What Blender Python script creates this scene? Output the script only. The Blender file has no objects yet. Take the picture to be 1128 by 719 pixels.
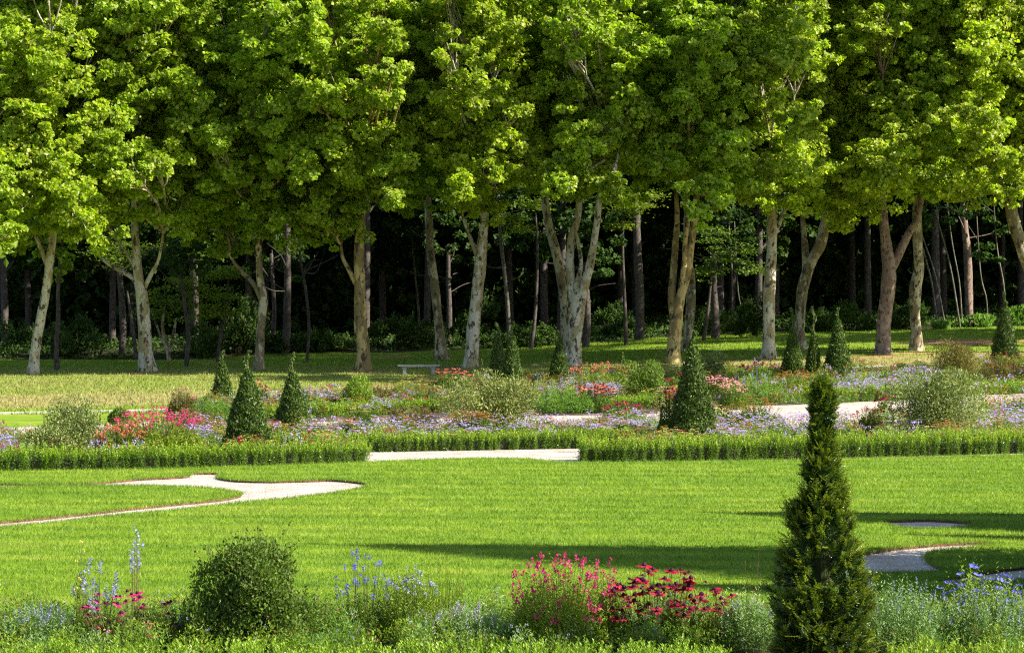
import bpy, math, random
import numpy as np
from mathutils import Vector
from mathutils.geometry import tessellate_polygon
R = np.random.default_rng(7)
random.seed(7)
sc = bpy.context.scene
COL = sc.collection
F = 2600.0; W0, H0 = 1128.0, 719.0; CZ = 3.5
PITCH = math.atan(49.5/F)
SUN_AZ, SUN_EL = 19.0, 36.0      # degrees towards the camera from +X; elevation

# ------------------------------------------------------------------ terrain and picture geometry
def sst(t):
    t = np.clip(t, 0, 1); return t*t*(3-2*t)
def hgt(x, y):
    x = np.asarray(x, float); y = np.asarray(y, float)
    a = 1.3*sst((x+18)/45)*np.clip((y-62)/53, 0, 1.15)**1.4
    b = 34*sst((y-150)/90)
    c = 0.55*np.exp(-((x+13)/9)**2)*sst((y-104)/5)*sst((124-y)/10)
    return a+b+c
def P(px, py):
    """ground point seen at photo pixel"""
    u, v = (px-W0/2)/F, (H0/2-py)/F
    dy = math.cos(PITCH)+v*math.sin(PITCH); dz = -math.sin(PITCH)+v*math.cos(PITCH)
    t = 60.0
    lo, hi = 5.0, 400.0
    z = 0.0
    for _ in range(60):
        m = (lo+hi)/2
        if CZ+m*dz > float(hgt(u*m, m*dy)): lo = m
        else: hi = m
    t = (lo+hi)/2
    x, y = u*t, dy*t
    return np.array([x, y, float(hgt(x, y))])
def A(px, py, D):
    """point at photo pixel, at depth D"""
    u, v = (px-W0/2)/F, (H0/2-py)/F
    dy = math.cos(PITCH)+v*math.sin(PITCH); dz = -math.sin(PITCH)+v*math.cos(PITCH)
    t = D/dy
    return np.array([u*t, D, CZ+t*dz])

# ------------------------------------------------------------------ object helpers
def tag(o, label=None, cat=None, group=None, kind=None):
    if label: o['label'] = label
    if cat: o['category'] = cat
    if group: o['group'] = group
    if kind: o['kind'] = kind
    return o
def empty(name, loc, label=None, cat=None, group=None):
    o = bpy.data.objects.new(name, None); COL.objects.link(o)
    o.location = [float(v) for v in loc]; o.empty_display_size = .2
    return tag(o, label, cat, group)
def mesh(name, V, Fc, mats, parent=None, loc=None, smooth=False, mi=None):
    """V (n,3) in world unless loc given; Fc (m,3|4) array or list of arrays"""
    if not isinstance(mats, (list, tuple)): mats = [mats]
    me = bpy.data.meshes.new(name)
    V = np.asarray(V, np.float32)
    if parent is not None:
        V = V-np.array(parent.location, np.float32)
    if isinstance(Fc, np.ndarray): Fc = [Fc]
    Fc = [np.asarray(f, np.int32) for f in Fc if len(f)]
    me.vertices.add(len(V)); me.vertices.foreach_set('co', V.ravel())
    idx = np.concatenate([f.ravel() for f in Fc])
    tot = np.concatenate([np.full(len(f), f.shape[1], np.int32) for f in Fc])
    st = np.concatenate([[0], np.cumsum(tot)[:-1]]).astype(np.int32)
    me.loops.add(len(idx)); me.loops.foreach_set('vertex_index', idx)
    me.polygons.add(len(tot)); me.polygons.foreach_set('loop_start', st)
    if mi is not None: me.polygons.foreach_set('material_index', np.asarray(mi, np.int32))
    me.update(calc_edges=True)
    me.polygons.foreach_set('use_smooth', np.full(len(tot), bool(smooth)))
    for m in mats: me.materials.append(m)
    o = bpy.data.objects.new(name, me); COL.objects.link(o)
    if parent is not None: o.parent = parent
    return o
class MB:
    def __init__(s): s.v = []; s.q = []; s.t = []; s.n = 0
    def add(s, V, Q=None, T=None):
        V = np.asarray(V, float)
        if Q is not None and len(Q): s.q.append(np.asarray(Q)+s.n)
        if T is not None and len(T): s.t.append(np.asarray(T)+s.n)
        s.v.append(V); s.n += len(V)
    def build(s, name, mat, parent=None, smooth=False):
        fs = []
        if s.q: fs.append(np.concatenate(s.q))
        if s.t: fs.append(np.concatenate(s.t))
        return mesh(name, np.concatenate(s.v), fs, mat, parent, smooth=smooth)
def nrm(a):
    return a/np.maximum(np.linalg.norm(a, axis=-1, keepdims=True), 1e-9)
def rdir(n):
    return nrm(R.normal(size=(n, 3)))
def leafgeo(Pn, ax, nm, L, Wd, fold=.25, wide=.45):
    """folded kite leaves: base, side, tip, side"""
    n = len(Pn); L = np.broadcast_to(L, n)[:, None]; Wd = np.broadcast_to(Wd, n)[:, None]
    ax = nrm(ax); sd = nrm(np.cross(ax, nm)); up = np.cross(sd, ax)
    b = Pn-ax*L*.5; t = Pn+ax*L*.5
    m = Pn+ax*L*(wide-.5)+up*Wd*fold
    V = np.stack([b, m+sd*Wd*.5, t, m-sd*Wd*.5], 1).reshape(-1, 3)
    Q = np.arange(n*4).reshape(n, 4)
    return V, Q
def tube(mb, pts, rad, n=8, rough=0.0, cap=True, freq=1.0):
    pts = np.asarray(pts, float); rad = np.asarray(rad, float)
    T = nrm(np.gradient(pts, axis=0))
    ref = np.array([0., 1., .01])
    if abs(np.dot(T.mean(0), ref)) > .9: ref = np.array([1., 0, 0])
    U = nrm(np.cross(T, ref)); Wv = np.cross(T, U)
    a = np.linspace(0, 2*np.pi, n, endpoint=False)
    k = len(pts)
    rr = rad[:, None]*np.ones((1, n))
    if rough:
        ph = R.uniform(0, 6.28, 6); s = np.arange(k)[:, None]
        rr = rr*(1+rough*(np.sin(a*2+ph[0]+s*.35*freq)+.7*np.sin(a*3+ph[1]-s*.6*freq)+.6*np.sin(s*1.1*freq+ph[2])*np.sin(a+ph[3])+.5*np.sin(a*5+ph[4]+s*.2)))
    V = pts[:, None]+rr[..., None]*(np.cos(a)[None, :, None]*U[:, None]+np.sin(a)[None, :, None]*Wv[:, None])
    i = np.arange(k-1)[:, None]*n; j = np.arange(n)[None]; j2 = (j+1) % n
    Q = np.stack([i+j, i+j2, i+n+j2, i+n+j], -1).reshape(-1, 4)
    V = V.reshape(-1, 3); Tt = None
    if cap:
        V = np.concatenate([V, pts[-1:]+T[-1:]*rad[-1]*.5])
        e = (k-1)*n
        Tt = np.stack([e+np.arange(n), e+(np.arange(n)+1) % n, np.full(n, len(V)-1)], -1)
    mb.add(V, Q, Tt)
def spline(p, sub=6):
    p = np.asarray(p, float)
    if len(p) < 3:
        t = np.linspace(0, 1, sub+1)[:, None]; return p[0]*(1-t)+p[-1]*t
    q = np.concatenate([[2*p[0]-p[1]], p, [2*p[-1]-p[-2]]])
    out = []
    for i in range(1, len(q)-2):
        for t in np.linspace(0, 1, sub, endpoint=False):
            a, b, c, d = q[i-1:i+3]
            out.append(.5*((2*b)+(c-a)*t+(2*a-5*b+4*c-d)*t*t+(3*b-3*c+d-a)*t**3))
    out.append(p[-1]); return np.array(out)
def sticks(pa, pb, r):
    """thin three-sided stems from pa to pb (arrays)"""
    n = len(pa); ax = nrm(pb-pa); u = nrm(np.cross(ax, np.array([.3, 1, .2]))); w = np.cross(ax, u)
    V = []
    for base, rr in ((pa, r), (pb, r*.6)):
        for k in range(3):
            a = k*2.0944
            V.append(base+rr*(math.cos(a)*u+math.sin(a)*w))
    V = np.stack(V, 1).reshape(-1, 3); o = np.arange(n)[:, None]*6
    Q = np.concatenate([o+np.array([k, (k+1) % 3, 3+(k+1) % 3, 3+k]) for k in range(3)])
    return V, Q

# ------------------------------------------------------------------ materials
def new_mat(name):
    m = bpy.data.materials.new(name); m.use_nodes = True
    nt = m.node_tree; nt.nodes.clear()
    out = nt.nodes.new('ShaderNodeOutputMaterial')
    return m, nt, out
def N(nt, t, **k):
    n = nt.nodes.new(t)
    for a, b in k.items():
        if a.startswith('i_'): n.inputs[a[2:].replace('_', ' ')].default_value = b
        else: setattr(n, a, b)
    return n
def ramp(nt, stops, src, interp='LINEAR'):
    r = nt.nodes.new('ShaderNodeValToRGB'); r.color_ramp.interpolation = interp
    e = r.color_ramp.elements
    while len(e) < len(stops): e.new(.5)
    for q, (p, c) in zip(e, stops): q.position = p; q.color = (*c, 1)
    nt.links.new(src, r.inputs['Fac']); return r.outputs['Color']
def noise(nt, scale, detail=3, vec=None, rough=.55):
    n = nt.nodes.new('ShaderNodeTexNoise'); n.inputs['Scale'].default_value = scale
    n.inputs['Detail'].default_value = detail; n.inputs['Roughness'].default_value = rough
    if vec is None:
        g = nt.nodes.new('ShaderNodeNewGeometry'); vec = g.outputs['Position']
    nt.links.new(vec, n.inputs['Vector']); return n.outputs['Fac']
def mix(nt, a, b, f, mode='MIX'):
    m = nt.nodes.new('ShaderNodeMix'); m.data_type = 'RGBA'; m.blend_type = mode
    for s, v in ((m.inputs[6], a), (m.inputs[7], b)):
        if isinstance(v, tuple): s.default_value = (*v, 1)
        else: nt.links.new(v, s)
    if isinstance(f, (int, float)): m.inputs[0].default_value = f
    else: nt.links.new(f, m.inputs[0])
    return m.outputs[2]
def mathn(nt, op, a, b):
    m = nt.nodes.new('ShaderNodeMath'); m.operation = op
    for s, v in zip(m.inputs, (a, b)):
        if isinstance(v, (int, float)): s.default_value = v
        else: nt.links.new(v, s)
    return m.outputs[0]
def leaf_mat(name, stops, tr=.35, rough=.5, spec=.3, var=.35, trc=(1.5, 1.6, .7), vscale=.5):
    """stops: list of base colours picked at random per leaf"""
    m, nt, out = new_mat(name)
    g = nt.nodes.new('ShaderNodeNewGeometry')
    st = [(i/(max(1, len(stops)-1)), c) for i, c in enumerate(stops)]
    col = ramp(nt, st, g.outputs['Random Per Island'])
    if var:
        nz = noise(nt, vscale, 2)
        hi = ramp(nt, [(.3, (1-var,)*3), (.7, (1+var, 1+var*.9, 1+var*.5))], nz)
        col = mix(nt, col, hi, 1.0, 'MULTIPLY')
        oi = nt.nodes.new('ShaderNodeObjectInfo')
        col = mix(nt, col, ramp(nt, [(0, (.96, 1.04, 1)), (.5, (1.04, 1.05, 1)), (1, (1.12, 1.07, .95))], oi.outputs['Random']), 1.0, 'MULTIPLY')
    b = nt.nodes.new('ShaderNodeBsdfPrincipled'); b.inputs['Roughness'].default_value = rough
    b.inputs['Specular IOR Level'].default_value = spec
    nt.links.new(col, b.inputs['Base Color'])
    t = nt.nodes.new('ShaderNodeBsdfTranslucent')
    tc = mix(nt, col, trc, 1.0, 'MULTIPLY'); nt.links.new(tc, t.inputs['Color'])
    x = nt.nodes.new('ShaderNodeMixShader'); x.inputs[0].default_value = tr
    nt.links.new(b.outputs[0], x.inputs[1]); nt.links.new(t.outputs[0], x.inputs[2])
    nt.links.new(x.outputs[0], out.inputs['Surface'])
    return m
def solid_mat(name, c1, c2, scale=5, rough=.8, bump=0, bscale=30, spec=.3):
    m, nt, out = new_mat(name)
    b = nt.nodes.new('ShaderNodeBsdfPrincipled'); b.inputs['Roughness'].default_value = rough
    b.inputs['Specular IOR Level'].default_value = spec
    nt.links.new(ramp(nt, [(.3, c1), (.7, c2)], noise(nt, scale, 5)), b.inputs['Base Color'])
    if bump:
        bp = nt.nodes.new('ShaderNodeBump'); bp.inputs['Strength'].default_value = bump
        bp.inputs['Distance'].default_value = .03
        nt.links.new(noise(nt, bscale, 4), bp.inputs['Height']); nt.links.new(bp.outputs[0], b.inputs['Normal'])
    nt.links.new(b.outputs[0], out.inputs['Surface'])
    return m
def bark_mat(name, base, patch, dark, pscale=2.3, thr=(.46, .51)):
    m, nt, out = new_mat(name)
    g = nt.nodes.new('ShaderNodeNewGeometry')
    mp = nt.nodes.new('ShaderNodeMapping'); mp.inputs['Scale'].default_value = (1, 1, .55)
    nt.links.new(g.outputs['Position'], mp.inputs['Vector'])
    n1 = noise(nt, pscale, 4, mp.outputs[0], .6); n2 = noise(nt, pscale*2.3, 5, mp.outputs[0], .65)
    n3 = noise(nt, 14, 5, mp.outputs[0], .7)
    c = mix(nt, base, tuple(v*.72 for v in base), ramp(nt, [(.35, (0,)*3), (.65, (1,)*3)], n3))
    c = mix(nt, c, patch, ramp(nt, [(thr[0], (0,)*3), (thr[1], (1,)*3)], n1))
    c = mix(nt, c, dark, ramp(nt, [(.545, (0,)*3), (.59, (1,)*3)], n2))
    b = nt.nodes.new('ShaderNodeBsdfPrincipled'); b.inputs['Roughness'].default_value = .85
    b.inputs['Specular IOR Level'].default_value = .2
    nt.links.new(c, b.inputs['Base Color'])
    bp = nt.nodes.new('ShaderNodeBump'); bp.inputs['Strength'].default_value = .6; bp.inputs['Distance'].default_value = .05
    nt.links.new(n2, bp.inputs['Height']); nt.links.new(bp.outputs[0], b.inputs['Normal'])
    nt.links.new(b.outputs[0], out.inputs['Surface'])
    return m
M = {}
M['plane'] = leaf_mat('plane_leaf', [(.145, .215, .011), (.24, .31, .016), (.185, .26, .013), (.40, .43, .05), (.085, .155, .010)], tr=.5, rough=.45, spec=.4, var=.30, vscale=.8, trc=(1.4, 1.8, .4))
M['plane2'] = leaf_mat('plane_leaf_warm', [(.145, .225, .012), (.25, .33, .018), (.19, .275, .015), (.46, .48, .07), (.088, .162, .012)], tr=.5, rough=.45, spec=.4, var=.30, vscale=.8, trc=(1.45, 1.75, .4))
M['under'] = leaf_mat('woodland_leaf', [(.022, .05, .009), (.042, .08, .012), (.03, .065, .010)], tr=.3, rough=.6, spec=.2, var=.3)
M['young'] = leaf_mat('young_beech_leaf', [(.12, .19, .016), (.17, .22, .022), (.09, .16, .014)], tr=.45)
M['yew'] = leaf_mat('yew_needle', [(.014, .038, .008), (.026, .06, .010), (.02, .048, .009), (.055, .10, .013)], tr=.18, rough=.35, spec=.5, var=.2, vscale=3)
M['yew_tip'] = leaf_mat('yew_lit_needle', [(.14, .19, .014), (.20, .23, .02), (.10, .15, .014)], tr=.25, rough=.4, var=.2, vscale=3)  # tip needles coloured lighter to paint in the lit tips
M['yew_far'] = leaf_mat('clipped_yew', [(.026, .06, .009), (.05, .09, .012), (.08, .13, .015), (.022, .048, .009), (.11, .155, .018)], tr=.15, rough=.45, spec=.3, var=.15, vscale=2)
M['box'] = leaf_mat('box_leaf', [(.055, .12, .012), (.10, .18, .015), (.075, .15, .013)], tr=.3, rough=.35, spec=.45, var=.2, vscale=2)
M['box_tip'] = leaf_mat('box_new_leaf', [(.16, .26, .018), (.25, .34, .022), (.12, .21, .016)], tr=.4, rough=.4, spec=.4, var=.15, vscale=2)
M['green'] = leaf_mat('perennial_leaf', [(.06, .12, .015), (.10, .17, .02), (.13, .19, .02)], tr=.35, var=.2, vscale=3)
M['fresh'] = leaf_mat('fresh_green_leaf', [(.10, .20, .03), (.14, .24, .04), (.08, .17, .03)], tr=.4, var=.15, vscale=3)
M['dark_leaf'] = leaf_mat('dark_shrub_leaf', [(.04, .08, .013), (.07, .12, .016), (.13, .19, .02), (.05, .07, .016)], tr=.3, rough=.55, spec=.25, var=.2, vscale=3)
M['bronze'] = leaf_mat('bronze_leaf', [(.10, .075, .02), (.14, .11, .025), (.08, .10, .02)], tr=.3, var=.2, vscale=3)
M['variegated'] = leaf_mat('variegated_leaf', [(.07, .11, .018), (.17, .20, .05), (.11, .16, .028), (.36, .34, .15), (.05, .09, .015), (.13, .17, .03)], tr=.25, var=.1)
M['silver'] = leaf_mat('silver_leaf', [(.11, .20, .05), (.17, .27, .09), (.27, .35, .18), (.08, .16, .03), (.14, .24, .05)], tr=.3, var=.1)
M['yellowgreen'] = leaf_mat('yellow_green_leaf', [(.14, .22, .018), (.20, .27, .025), (.10, .17, .015)], tr=.35, var=.1)
M['stem'] = solid_mat('green_stem', (.06, .09, .02), (.12, .13, .04))
M['brownstem'] = solid_mat('brown_stem', (.07, .045, .025), (.14, .09, .05))
def petal(name, *cols): M[name] = leaf_mat(name+'_petal', list(cols), tr=.35, rough=.6, spec=.15, var=0, trc=(1.1, 1.1, 1.1))
petal('lavender', (.33, .22, .54), (.45, .34, .66), (.56, .48, .74), (.24, .14, .46))
petal('lilac', (.34, .26, .55), (.48, .42, .64), (.42, .32, .52))
petal('blue', (.07, .07, .42), (.12, .12, .55), (.20, .20, .60))
petal('bluegrey', (.16, .17, .38), (.26, .27, .46), (.36, .38, .52))
petal('magenta', (.50, .015, .12), (.66, .03, .22), (.38, .01, .08))
petal('crimson', (.32, .012, .04), (.45, .02, .06), (.22, .01, .04))
petal('plum', (.06, .012, .035), (.10, .02, .06))
petal('coral', (.62, .14, .08), (.70, .22, .14), (.52, .08, .06))
petal('pink', (.75, .30, .28), (.82, .45, .42), (.65, .2, .22))
petal('orange', (.48, .19, .03), (.56, .27, .05), (.38, .13, .03), (.52, .33, .10))
petal('yellow', (.70, .50, .08), (.75, .60, .20), (.60, .42, .06))
petal('rust', (.30, .12, .06), (.42, .20, .10), (.24, .09, .05), (.5, .30, .16))
petal('cream', (.75, .68, .50), (.8, .75, .6))
M['bark'] = bark_mat('plane_bark', (.44, .40, .28), (.17, .14, .08), (.06, .045, .03))
M['bark_grey'] = bark_mat('plane_bark_pale', (.50, .47, .38), (.27, .23, .13), (.07, .055, .04), thr=(.49, .53))
M['bark_pink'] = bark_mat('plane_bark_brown', (.30, .22, .18), (.18, .125, .105), (.07, .05, .04), pscale=4)
M['bark_olive'] = bark_mat('plane_bark_olive', (.46, .35, .15), (.19, .14, .06), (.06, .045, .03))
M['bark_dark'] = bark_mat('woodland_bark', (.10, .082, .075), (.06, .05, .045), (.03, .025, .02), pscale=5)
M['bark_birch'] = bark_mat('sapling_bark', (.17, .16, .13), (.09, .08, .06), (.08, .07, .06), pscale=5)
M['core'] = solid_mat('light_block_core', (.02, .03, .008), (.045, .055, .015), 9, .95)  # for solid dark cores added to keep light out of the foliage
M['soil'] = solid_mat('soil', (.05, .035, .022), (.10, .07, .045), 3, .95, .6, 20)
M['turf_edge'] = solid_mat('turf_edge_soil', (.07, .045, .025), (.16, .09, .05), 4, .95, .5, 25)
M['stone'] = solid_mat('bench_stone', (.20, .20, .20), (.34, .34, .32), 5, .8, .4, 40)

def gravel_mat():
    m, nt, out = new_mat('pale_gravel')
    v = nt.nodes.new('ShaderNodeTexVoronoi'); v.inputs['Scale'].default_value = 38
    g = nt.nodes.new('ShaderNodeNewGeometry'); nt.links.new(g.outputs['Position'], v.inputs['Vector'])
    c = ramp(nt, [(0, (.26, .22, .19)), (.3, (.44, .39, .34)), (.7, (.56, .51, .46)), (1, (.74, .70, .65))], v.outputs['Color'])
    c = mix(nt, c, ramp(nt, [(.35, (.70, .62, .54)), (.6, (1, 1, 1))], noise(nt, 1.6, 6, None, .7)), 1.0, 'MULTIPLY')
    b = nt.nodes.new('ShaderNodeBsdfPrincipled'); b.inputs['Roughness'].default_value = .9
    nt.links.new(c, b.inputs['Base Color'])
    bp = nt.nodes.new('ShaderNodeBump'); bp.inputs['Strength'].default_value = 1; bp.inputs['Distance'].default_value = .02
    bp.invert = True
    nt.links.new(v.outputs['Distance'], bp.inputs['Height']); nt.links.new(bp.outputs[0], b.inputs['Normal'])
    nt.links.new(b.outputs[0], out.inputs['Surface']); return m
M['gravel'] = gravel_mat()
def grass_mat(name, near, blades):
    """lawn colour: mowing-scale and patch-scale variation in world space; dry and woodland areas from the terrain's own map"""
    m, nt, out = new_mat(name)
    g = nt.nodes.new('ShaderNodeNewGeometry')
    mp = nt.nodes.new('ShaderNodeMapping'); mp.inputs['Scale'].default_value = (.35, 1.6, 1)
    nt.links.new(g.outputs['Position'], mp.inputs['Vector'])
    n1 = noise(nt, .55, 4, mp.outputs[0], .6); n2 = noise(nt, 2.2, 4, None, .6)
    if near: a, b_, c_ = (.10, .19, .012), (.15, .245, .016), (.225, .295, .034)
    else: a, b_, c_ = (.09, .17, .012), (.15, .235, .016), (.23, .27, .035)
    c = ramp(nt, [(.25, a), (.5, b_), (.8, c_)], n1)
    c = mix(nt, c, ramp(nt, [(.3, (.74, .80, .75)), (.7, (1.18, 1.12, 1.1))], n2), 1.0, 'MULTIPLY')
    if near:
        wv = nt.nodes.new('ShaderNodeTexWave'); wv.wave_type = 'BANDS'; wv.bands_direction = 'Y'; wv.inputs['Scale'].default_value = .33
        wv.inputs['Distortion'].default_value = 1.2; wv.inputs['Detail'].default_value = 2; wv.inputs['Detail Scale'].default_value = .4
        rt = nt.nodes.new('ShaderNodeMapping'); rt.inputs['Rotation'].default_value = (0, 0, .06); nt.links.new(g.outputs['Position'], rt.inputs['Vector']); nt.links.new(rt.outputs[0], wv.inputs['Vector'])
        c = mix(nt, c, ramp(nt, [(.2, (.86, .90, .9)), (.8, (1.10, 1.06, 1.05))], wv.outputs['Color']), 1.0, 'MULTIPLY')
        n5 = noise(nt, 1.1, 5, mp.outputs[0], .7)
        c = mix(nt, c, (.30, .30, .07), ramp(nt, [(.60, (0,)*3), (.72, (.45,)*3)], n5))
    if not near:
        at = nt.nodes.new('ShaderNodeAttribute'); at.attribute_name = 'zone'
        sp = nt.nodes.new('ShaderNodeSeparateColor'); nt.links.new(at.outputs['Color'], sp.inputs[0])
        n3 = noise(nt, .8, 5, mp.outputs[0], .65)
        d = mathn(nt, 'ADD', sp.outputs[0], mathn(nt, 'MULTIPLY', mathn(nt, 'SUBTRACT', n3, .5), 1.3))
        dry = ramp(nt, [(.3, (.23, .20, .08)), (.7, (.34, .27, .13))], n2)
        c = mix(nt, c, dry, ramp(nt, [(.42, (0,)*3), (.85, (.75,)*3)], d))
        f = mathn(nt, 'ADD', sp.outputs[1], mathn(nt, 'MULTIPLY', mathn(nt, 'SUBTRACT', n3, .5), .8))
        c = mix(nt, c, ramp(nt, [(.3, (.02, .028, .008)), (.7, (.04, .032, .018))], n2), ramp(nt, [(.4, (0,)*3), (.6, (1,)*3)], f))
        e = mathn(nt, 'ADD', sp.outputs[2], mathn(nt, 'MULTIPLY', mathn(nt, 'SUBTRACT', n3, .5), 1.2))
        c = mix(nt, c, ramp(nt, [(.3, (.26, .13, .06)), (.7, (.40, .24, .13))], n2), ramp(nt, [(.45, (0,)*3), (.65, (1,)*3)], e))
    if blades:
        c = mix(nt, c, ramp(nt, [(0, (.60, .70, .6)), (.5, (1, 1, 1)), (.93, (1.35, 1.25, 1.2)), (1, (2.0, 1.7, 3.0))], g.outputs['Random Per Island']), 1.0, 'MULTIPLY')
    b = nt.nodes.new('ShaderNodeBsdfPrincipled'); b.inputs['Roughness'].default_value = .5 if blades else .9
    b.inputs['Specular IOR Level'].default_value = .3 if blades else .1
    nt.links.new(c, b.inputs['Base Color'])
    if blades:
        t = nt.nodes.new('ShaderNodeBsdfTranslucent'); nt.links.new(mix(nt, c, (1.3, 1.35, .8), 1.0, 'MULTIPLY'), t.inputs['Color'])
        x = nt.nodes.new('ShaderNodeMixShader'); x.inputs[0].default_value = .35
        nt.links.new(b.outputs[0], x.inputs[1]); nt.links.new(t.outputs[0], x.inputs[2]); nt.links.new(x.outputs[0], out.inputs['Surface'])
    else: nt.links.new(b.outputs[0], out.inputs['Surface'])
    return m
M['turf'] = grass_mat('lawn_turf', True, False); M['blade'] = grass_mat('lawn_blade', True, True)
M['far_turf'] = grass_mat('park_turf', False, False); M['far_blade'] = grass_mat('park_blade', False, True)

# ------------------------------------------------------------------ terrain
def line_d(px):   # helper: depth of park bands as a function of x
    return 0
def poly_from_px(pts): return np.array([P(a, b)[:2] for a, b in pts])
def inpoly(pts, x, y):
    x = np.asarray(x); y = np.asarray(y); c = np.zeros(x.shape, bool); n = len(pts); j = n-1
    for i in range(n):
        xi, yi = pts[i]; xj, yj = pts[j]
        k = ((yi > y) != (yj > y)) & (x < (xj-xi)*(y-yi)/((yj-yi) if yj != yi else 1e-12)+xi)
        c ^= k; j = i
    return c
def band(x, y, top, bot, soft):
    """1 between two lines given as photo pixel lists (far edge, near edge)"""
    tp = np.array([P(a, b) for a, b in top]); bt = np.array([P(a, b) for a, b in bot])
    yt = np.interp(x, tp[:, 0], tp[:, 1]); yb = np.interp(x, bt[:, 0], bt[:, 1])
    return sst((yt-y)/soft+.5)*sst((y-yb)/soft+.5)
def zones(x, y):
    dry = band(x, y, [(-100, 436), (300, 430), (560, 414), (800, 398), (1128, 386), (1300, 382)],
                     [(-100, 453), (300, 444), (560, 428), (800, 408), (1128, 399), (1300, 395)], 3)
    dry = np.maximum(dry, .62*band(x, y, [(-100, 404), (300, 404), (620, 400), (700, 396), (1128, 384), (1300, 380)], [(-100, 452), (300, 446), (620, 420), (800, 410), (1128, 404), (1300, 400)], 3))
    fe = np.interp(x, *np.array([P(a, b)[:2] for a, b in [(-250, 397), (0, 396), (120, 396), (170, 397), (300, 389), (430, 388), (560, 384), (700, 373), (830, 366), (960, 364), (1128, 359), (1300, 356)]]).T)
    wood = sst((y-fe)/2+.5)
    red = np.exp(-(((x-P(1060, 377)[0])/3.2)**2+((y-P(1060, 377)[1])/3.0)**2))
    for a, b, r in ((430, 393, 1.6), (520, 408, 1.2), (975, 392, 1.6), (1012, 388, 1.4), (163, 412, 1.3), (400, 410, 1.2), (240, 400, 2.0)):
        q = P(a, b); red = np.maximum(red, .7*np.exp(-(((x-q[0])/r)**2+((y-q[1])/(r*1.3))**2)))
    return dry, wood, red
def sheet(name, xs, ys, mat, dz=0, kind='structure', zone=False):
    X, Y = np.meshgrid(xs, ys); Z = hgt(X, Y)+dz
    V = np.stack([X, Y, Z], -1).reshape(-1, 3); nx, ny = len(xs), len(ys)
    i = np.arange(ny-1)[:, None]*nx+np.arange(nx-1)[None]
    Q = np.stack([i, i+1, i+nx+1, i+nx], -1).reshape(-1, 4)
    o = mesh(name, V, Q, mat, smooth=True); o['kind'] = kind
    if zone: add_zone(o, V)
    return o
def add_zone(o, V):
    d, w, r = zones(V[:, 0], V[:, 1])
    at = o.data.color_attributes.new('zone', 'FLOAT_COLOR', 'POINT')
    at.data.foreach_set('color', np.stack([d, w, r, np.ones_like(d)], -1).astype(np.float32).ravel())
xs = np.concatenate([np.linspace(-400, -60, 18), np.linspace(-55, 55, 111), np.linspace(60, 400, 18)])
ys = np.concatenate([np.linspace(-60, 10, 8), np.linspace(15, 60, 31), np.linspace(60.8, 135, 124), np.linspace(137, 300, 50)])
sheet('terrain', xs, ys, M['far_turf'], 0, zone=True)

def flat_poly(name, pts, z, mat, holes=(), depth=0.0, side=None):
    rings = [pts]+list(holes)
    tri = tessellate_polygon([[Vector((float(a), float(b), 0)) for a, b in r] for r in rings])
    allp = np.concatenate(rings); n = len(allp)
    V = np.c_[allp, hgt(allp[:, 0], allp[:, 1])+z]
    T = np.array(tri)
    # face up
    a, b, c = V[T[:, 0]], V[T[:, 1]], V[T[:, 2]]
    fl = np.cross(b-a, c-a)[:, 2] < 0; T[fl] = T[fl][:, ::-1]
    if depth <= 0: 
        o = mesh(name, V, T, mat); o['kind'] = 'structure'; return o
    Vb = V.copy(); Vb[:, 2] -= depth; Q = []; s = 0
    for r in rings:
        k = len(r); i = np.arange(k); Q.append(np.stack([s+i, s+(i+1) % k, n+s+(i+1) % k, n+s+i], -1)); s += k
    Q = np.concatenate(Q)
    o = mesh(name, np.concatenate([V, Vb]), [T, Q], [mat, side], mi=np.r_[np.zeros(len(T)), np.ones(len(Q))]); o['kind'] = 'structure'; return o
def closed_spline(p, sub=5):
    p = np.asarray(p, float); n = len(p); out = []
    for i in range(n):
        a, b, c, d = p[(i-1) % n], p[i], p[(i+1) % n], p[(i+2) % n]
        for t in np.linspace(0, 1, sub, endpoint=False):
            out.append(.5*((2*b)+(c-a)*t+(2*a-5*b+4*c-d)*t*t+(3*b-3*c+d-a)*t**3))
    return np.array(out)
LZ = .045
far_edge = [(-320, 530), (0, 521.5), (200, 518), (330, 514), (410, 510.5), (470, 508), (530, 506.5), (580, 507), (620, 511), (700, 511), (900, 508), (1128, 502.5), (1440, 496)]
outer = np.concatenate([poly_from_px(far_edge), [[16, 24.2], [-14, 24.2]]])
hole1 = closed_spline(poly_from_px([(-150, 600), (0, 584), (60, 578.5), (120, 571), (200, 564), (270, 556), (330, 550.5), (388, 542.5), (407, 535.5), (372, 531), (340, 531.5), (300, 532.5), (262, 531.5), (240, 528), (244, 523.5), (212, 523.5), (204, 527), (150, 530), (105, 534), (40, 535.5), (-150, 539)]))
island = closed_spline(poly_from_px([(-150, 541), (0, 539), (60, 537.2), (105, 537.2), (150, 537.6), (200, 538.5), (240, 541.5), (266, 546.5), (248, 552), (200, 557), (150, 562), (60, 572), (0, 577.5), (-130, 592)]))
holeA = closed_spline(poly_from_px([(922, 620), (955, 612), (985, 607), (1020, 603.5), (1050, 601.5), (1092, 600.5), (1075, 606), (1036, 609.5), (1020, 616), (1026, 624), (1040, 632), (1000, 634), (950, 634.5), (925, 632)]))
holeB = closed_spline(poly_from_px([(965, 578), (1000, 575.5), (1035, 575.5), (1078, 580), (1040, 585), (1000, 584.5)]))
holeC = closed_spline(poly_from_px([(1035, 643.5), (1070, 636), (1100, 631), (1128, 628), (1210, 622), (1215, 636), (1128, 642.5), (1085, 645)]))
holes = [hole1, holeA, holeB, holeC]
flat_poly('lawn', outer, LZ, M['turf'], holes, .05, M['turf_edge'])
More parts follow.
